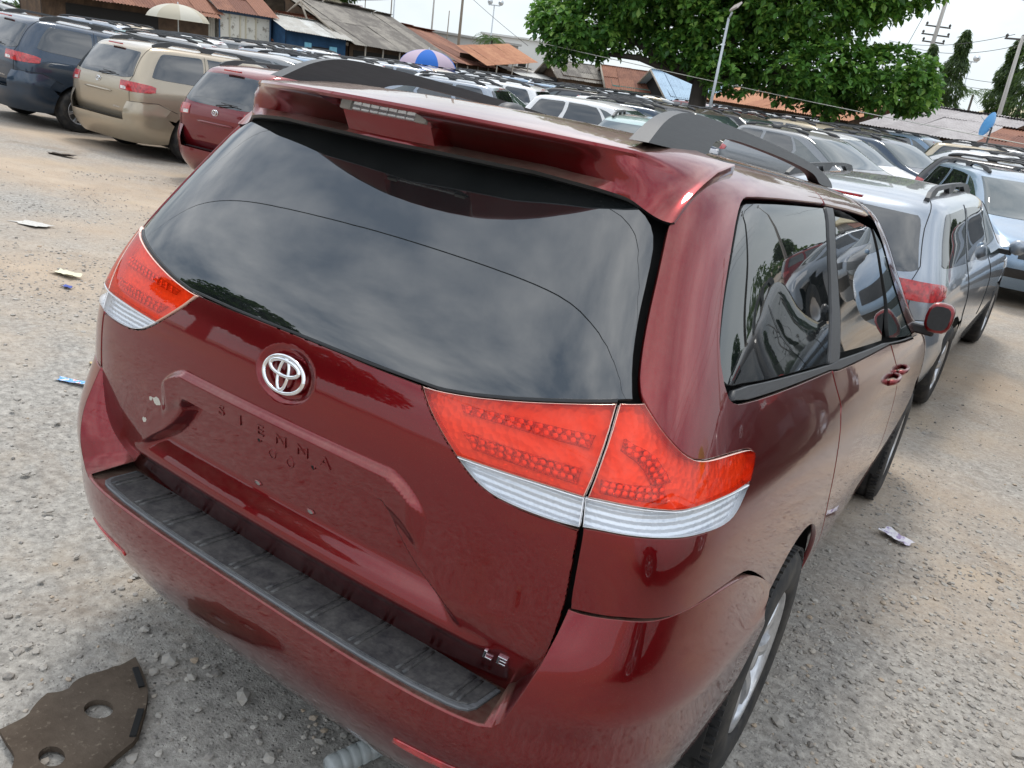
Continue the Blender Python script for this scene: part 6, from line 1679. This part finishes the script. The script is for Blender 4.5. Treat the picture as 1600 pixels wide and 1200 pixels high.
def scrap(name, label, cat, x, y, w, l, yaw, mat, curl=.3, seed=0, thick=.0012):
    r = np.random.default_rng(seed); nx, ny = 9, 7; V = []
    for j in range(ny):
        for i in range(nx):
            u, v = i / (nx - 1) - .5, j / (ny - 1) - .5
            rag = 1 + .10 * r.normal() if (i in (0, nx - 1) or j in (0, ny - 1)) else 1
            V.append((u * l * rag, v * w * rag, curl * w * (abs(v) ** 1.5 + .5 * abs(u) ** 2 + .12 * r.random()) + .004))
    V = np.array(V); n = len(V); V2 = V - [0, 0, thick]
    F = [(j * nx + i, j * nx + i + 1, (j + 1) * nx + i + 1, (j + 1) * nx + i) for j in range(ny - 1) for i in range(nx - 1)]
    mb = MB(); mb.add(np.concatenate([V, V2]), F + [tuple(n + k for k in f[::-1]) for f in F], mat)
    o = mb.build(name); o.location = (x, y, on_ground(x, y) + .003); o.rotation_euler = (-.0963, 0, yaw); return tag(o, label, cat)
def wrap_f(t):
    g = t.tex('Object'); n = t.noise(45, 3, .6, g)
    b = t.ramp(n, (.36, (.04, .16, .55)), (.5, (.10, .38, .75)), (.6, (.75, .8, .85)), (.66, (.7, .05, .06)))
    return t.done(t.pbr(base=b, rough=.25, spec=.6))
scrap('sweet_wrapper', 'crumpled shiny blue wrapper on the dirt at the left', 'wrapper', -2.64, 1.12, .05, .17, .45, M('blue_wrapper', wrap_f), .4, 1)
scrap('paper_scrap', 'cream paper strip on the dirt left of the red tail lamp', 'paper', -4.50, 2.12, .10, .22, .25, plain('cream_paper', (.66, .63, .46), .8, var=.1, vs=30), .5, 2)
scrap('plastic_scrap', 'small blue plastic scrap near the cream paper strip', 'plastic', -4.19, 1.95, .05, .08, .2, plain('blue_plastic', (.03, .06, .30), .5), .5, 3)
scrap('plastic_bag', 'crumpled white printed bag on the lane right of the van', 'bag', 1.163, 3.474, .10, .17, -.5, M('printed_bag', lambda t: t.done(t.pbr(base=t.ramp(t.noise(38, 3, .6, t.tex('Object')), (.42, (.75, .73, .74)), (.56, (.62, .58, .66)), (.64, (.30, .22, .42))), rough=.4))), .5, 4)
scrap('cardboard_piece', 'tan cardboard piece just behind the left edge of the bumper', 'cardboard', -2.80, 1.40, .10, .16, .7, plain('tan_card', (.46, .35, .18), .9, var=.15, vs=20), .2, 5)
scrap('paper_sheet', 'dirty pale paper lying flat far out on the dirt at the left', 'paper', -6.06, 2.68, .20, .30, .3, plain('dirty_paper', (.52, .50, .46), .9, var=.15, vs=15), .05, 6)
scrap('cloth_rag', 'dark brown rag on the sandy dirt below the blue grey van', 'rag', -10.2, 5.2, .16, .34, .6, plain('brown_rag', (.07, .055, .045), .95, var=.3, vs=12), .4, 7)
# plastic bottle under the bumper
bt = thing('plastic_bottle', 'clear plastic bottle lying under the rear bumper', 'bottle', (.190, .345, on_ground(.19, .345) + .033), (-.0963, 0, 1.25))
def pet_f(t):
    tr = t.n('ShaderNodeBsdfTransparent'); t.put(tr.inputs[0], (.86, .9, .9)); d = t.pbr(base=(.75, .78, .78), rough=.12, spec=.8)
    mx = t.n('ShaderNodeMixShader'); mx.inputs[0].default_value = .38; t.put(mx.inputs[1], tr.outputs[0]); t.put(mx.inputs[2], d); return t.done(mx.outputs[0])
PET = M('clear_plastic', pet_f)
prof = [(-.12, .001), (-.12, .026), (-.112, .031)]
for k in range(5): x0 = -.10 + k * .028; prof += [(x0, .031), (x0 + .010, .031), (x0 + .014, .0275), (x0 + .018, .031)]
prof += [(.045, .031), (.065, .024), (.085, .0135), (.100, .0125)]
mb = MB(); lathe(mb, prof, PET, 24, 'x'); mb.build('body', bt)
mb = MB(); lathe(mb, [(.098, .014), (.114, .014), (.115, .001)], plain('bottle_cap', (.75, .76, .74), .5), 18, 'x'); mb.build('cap', bt)
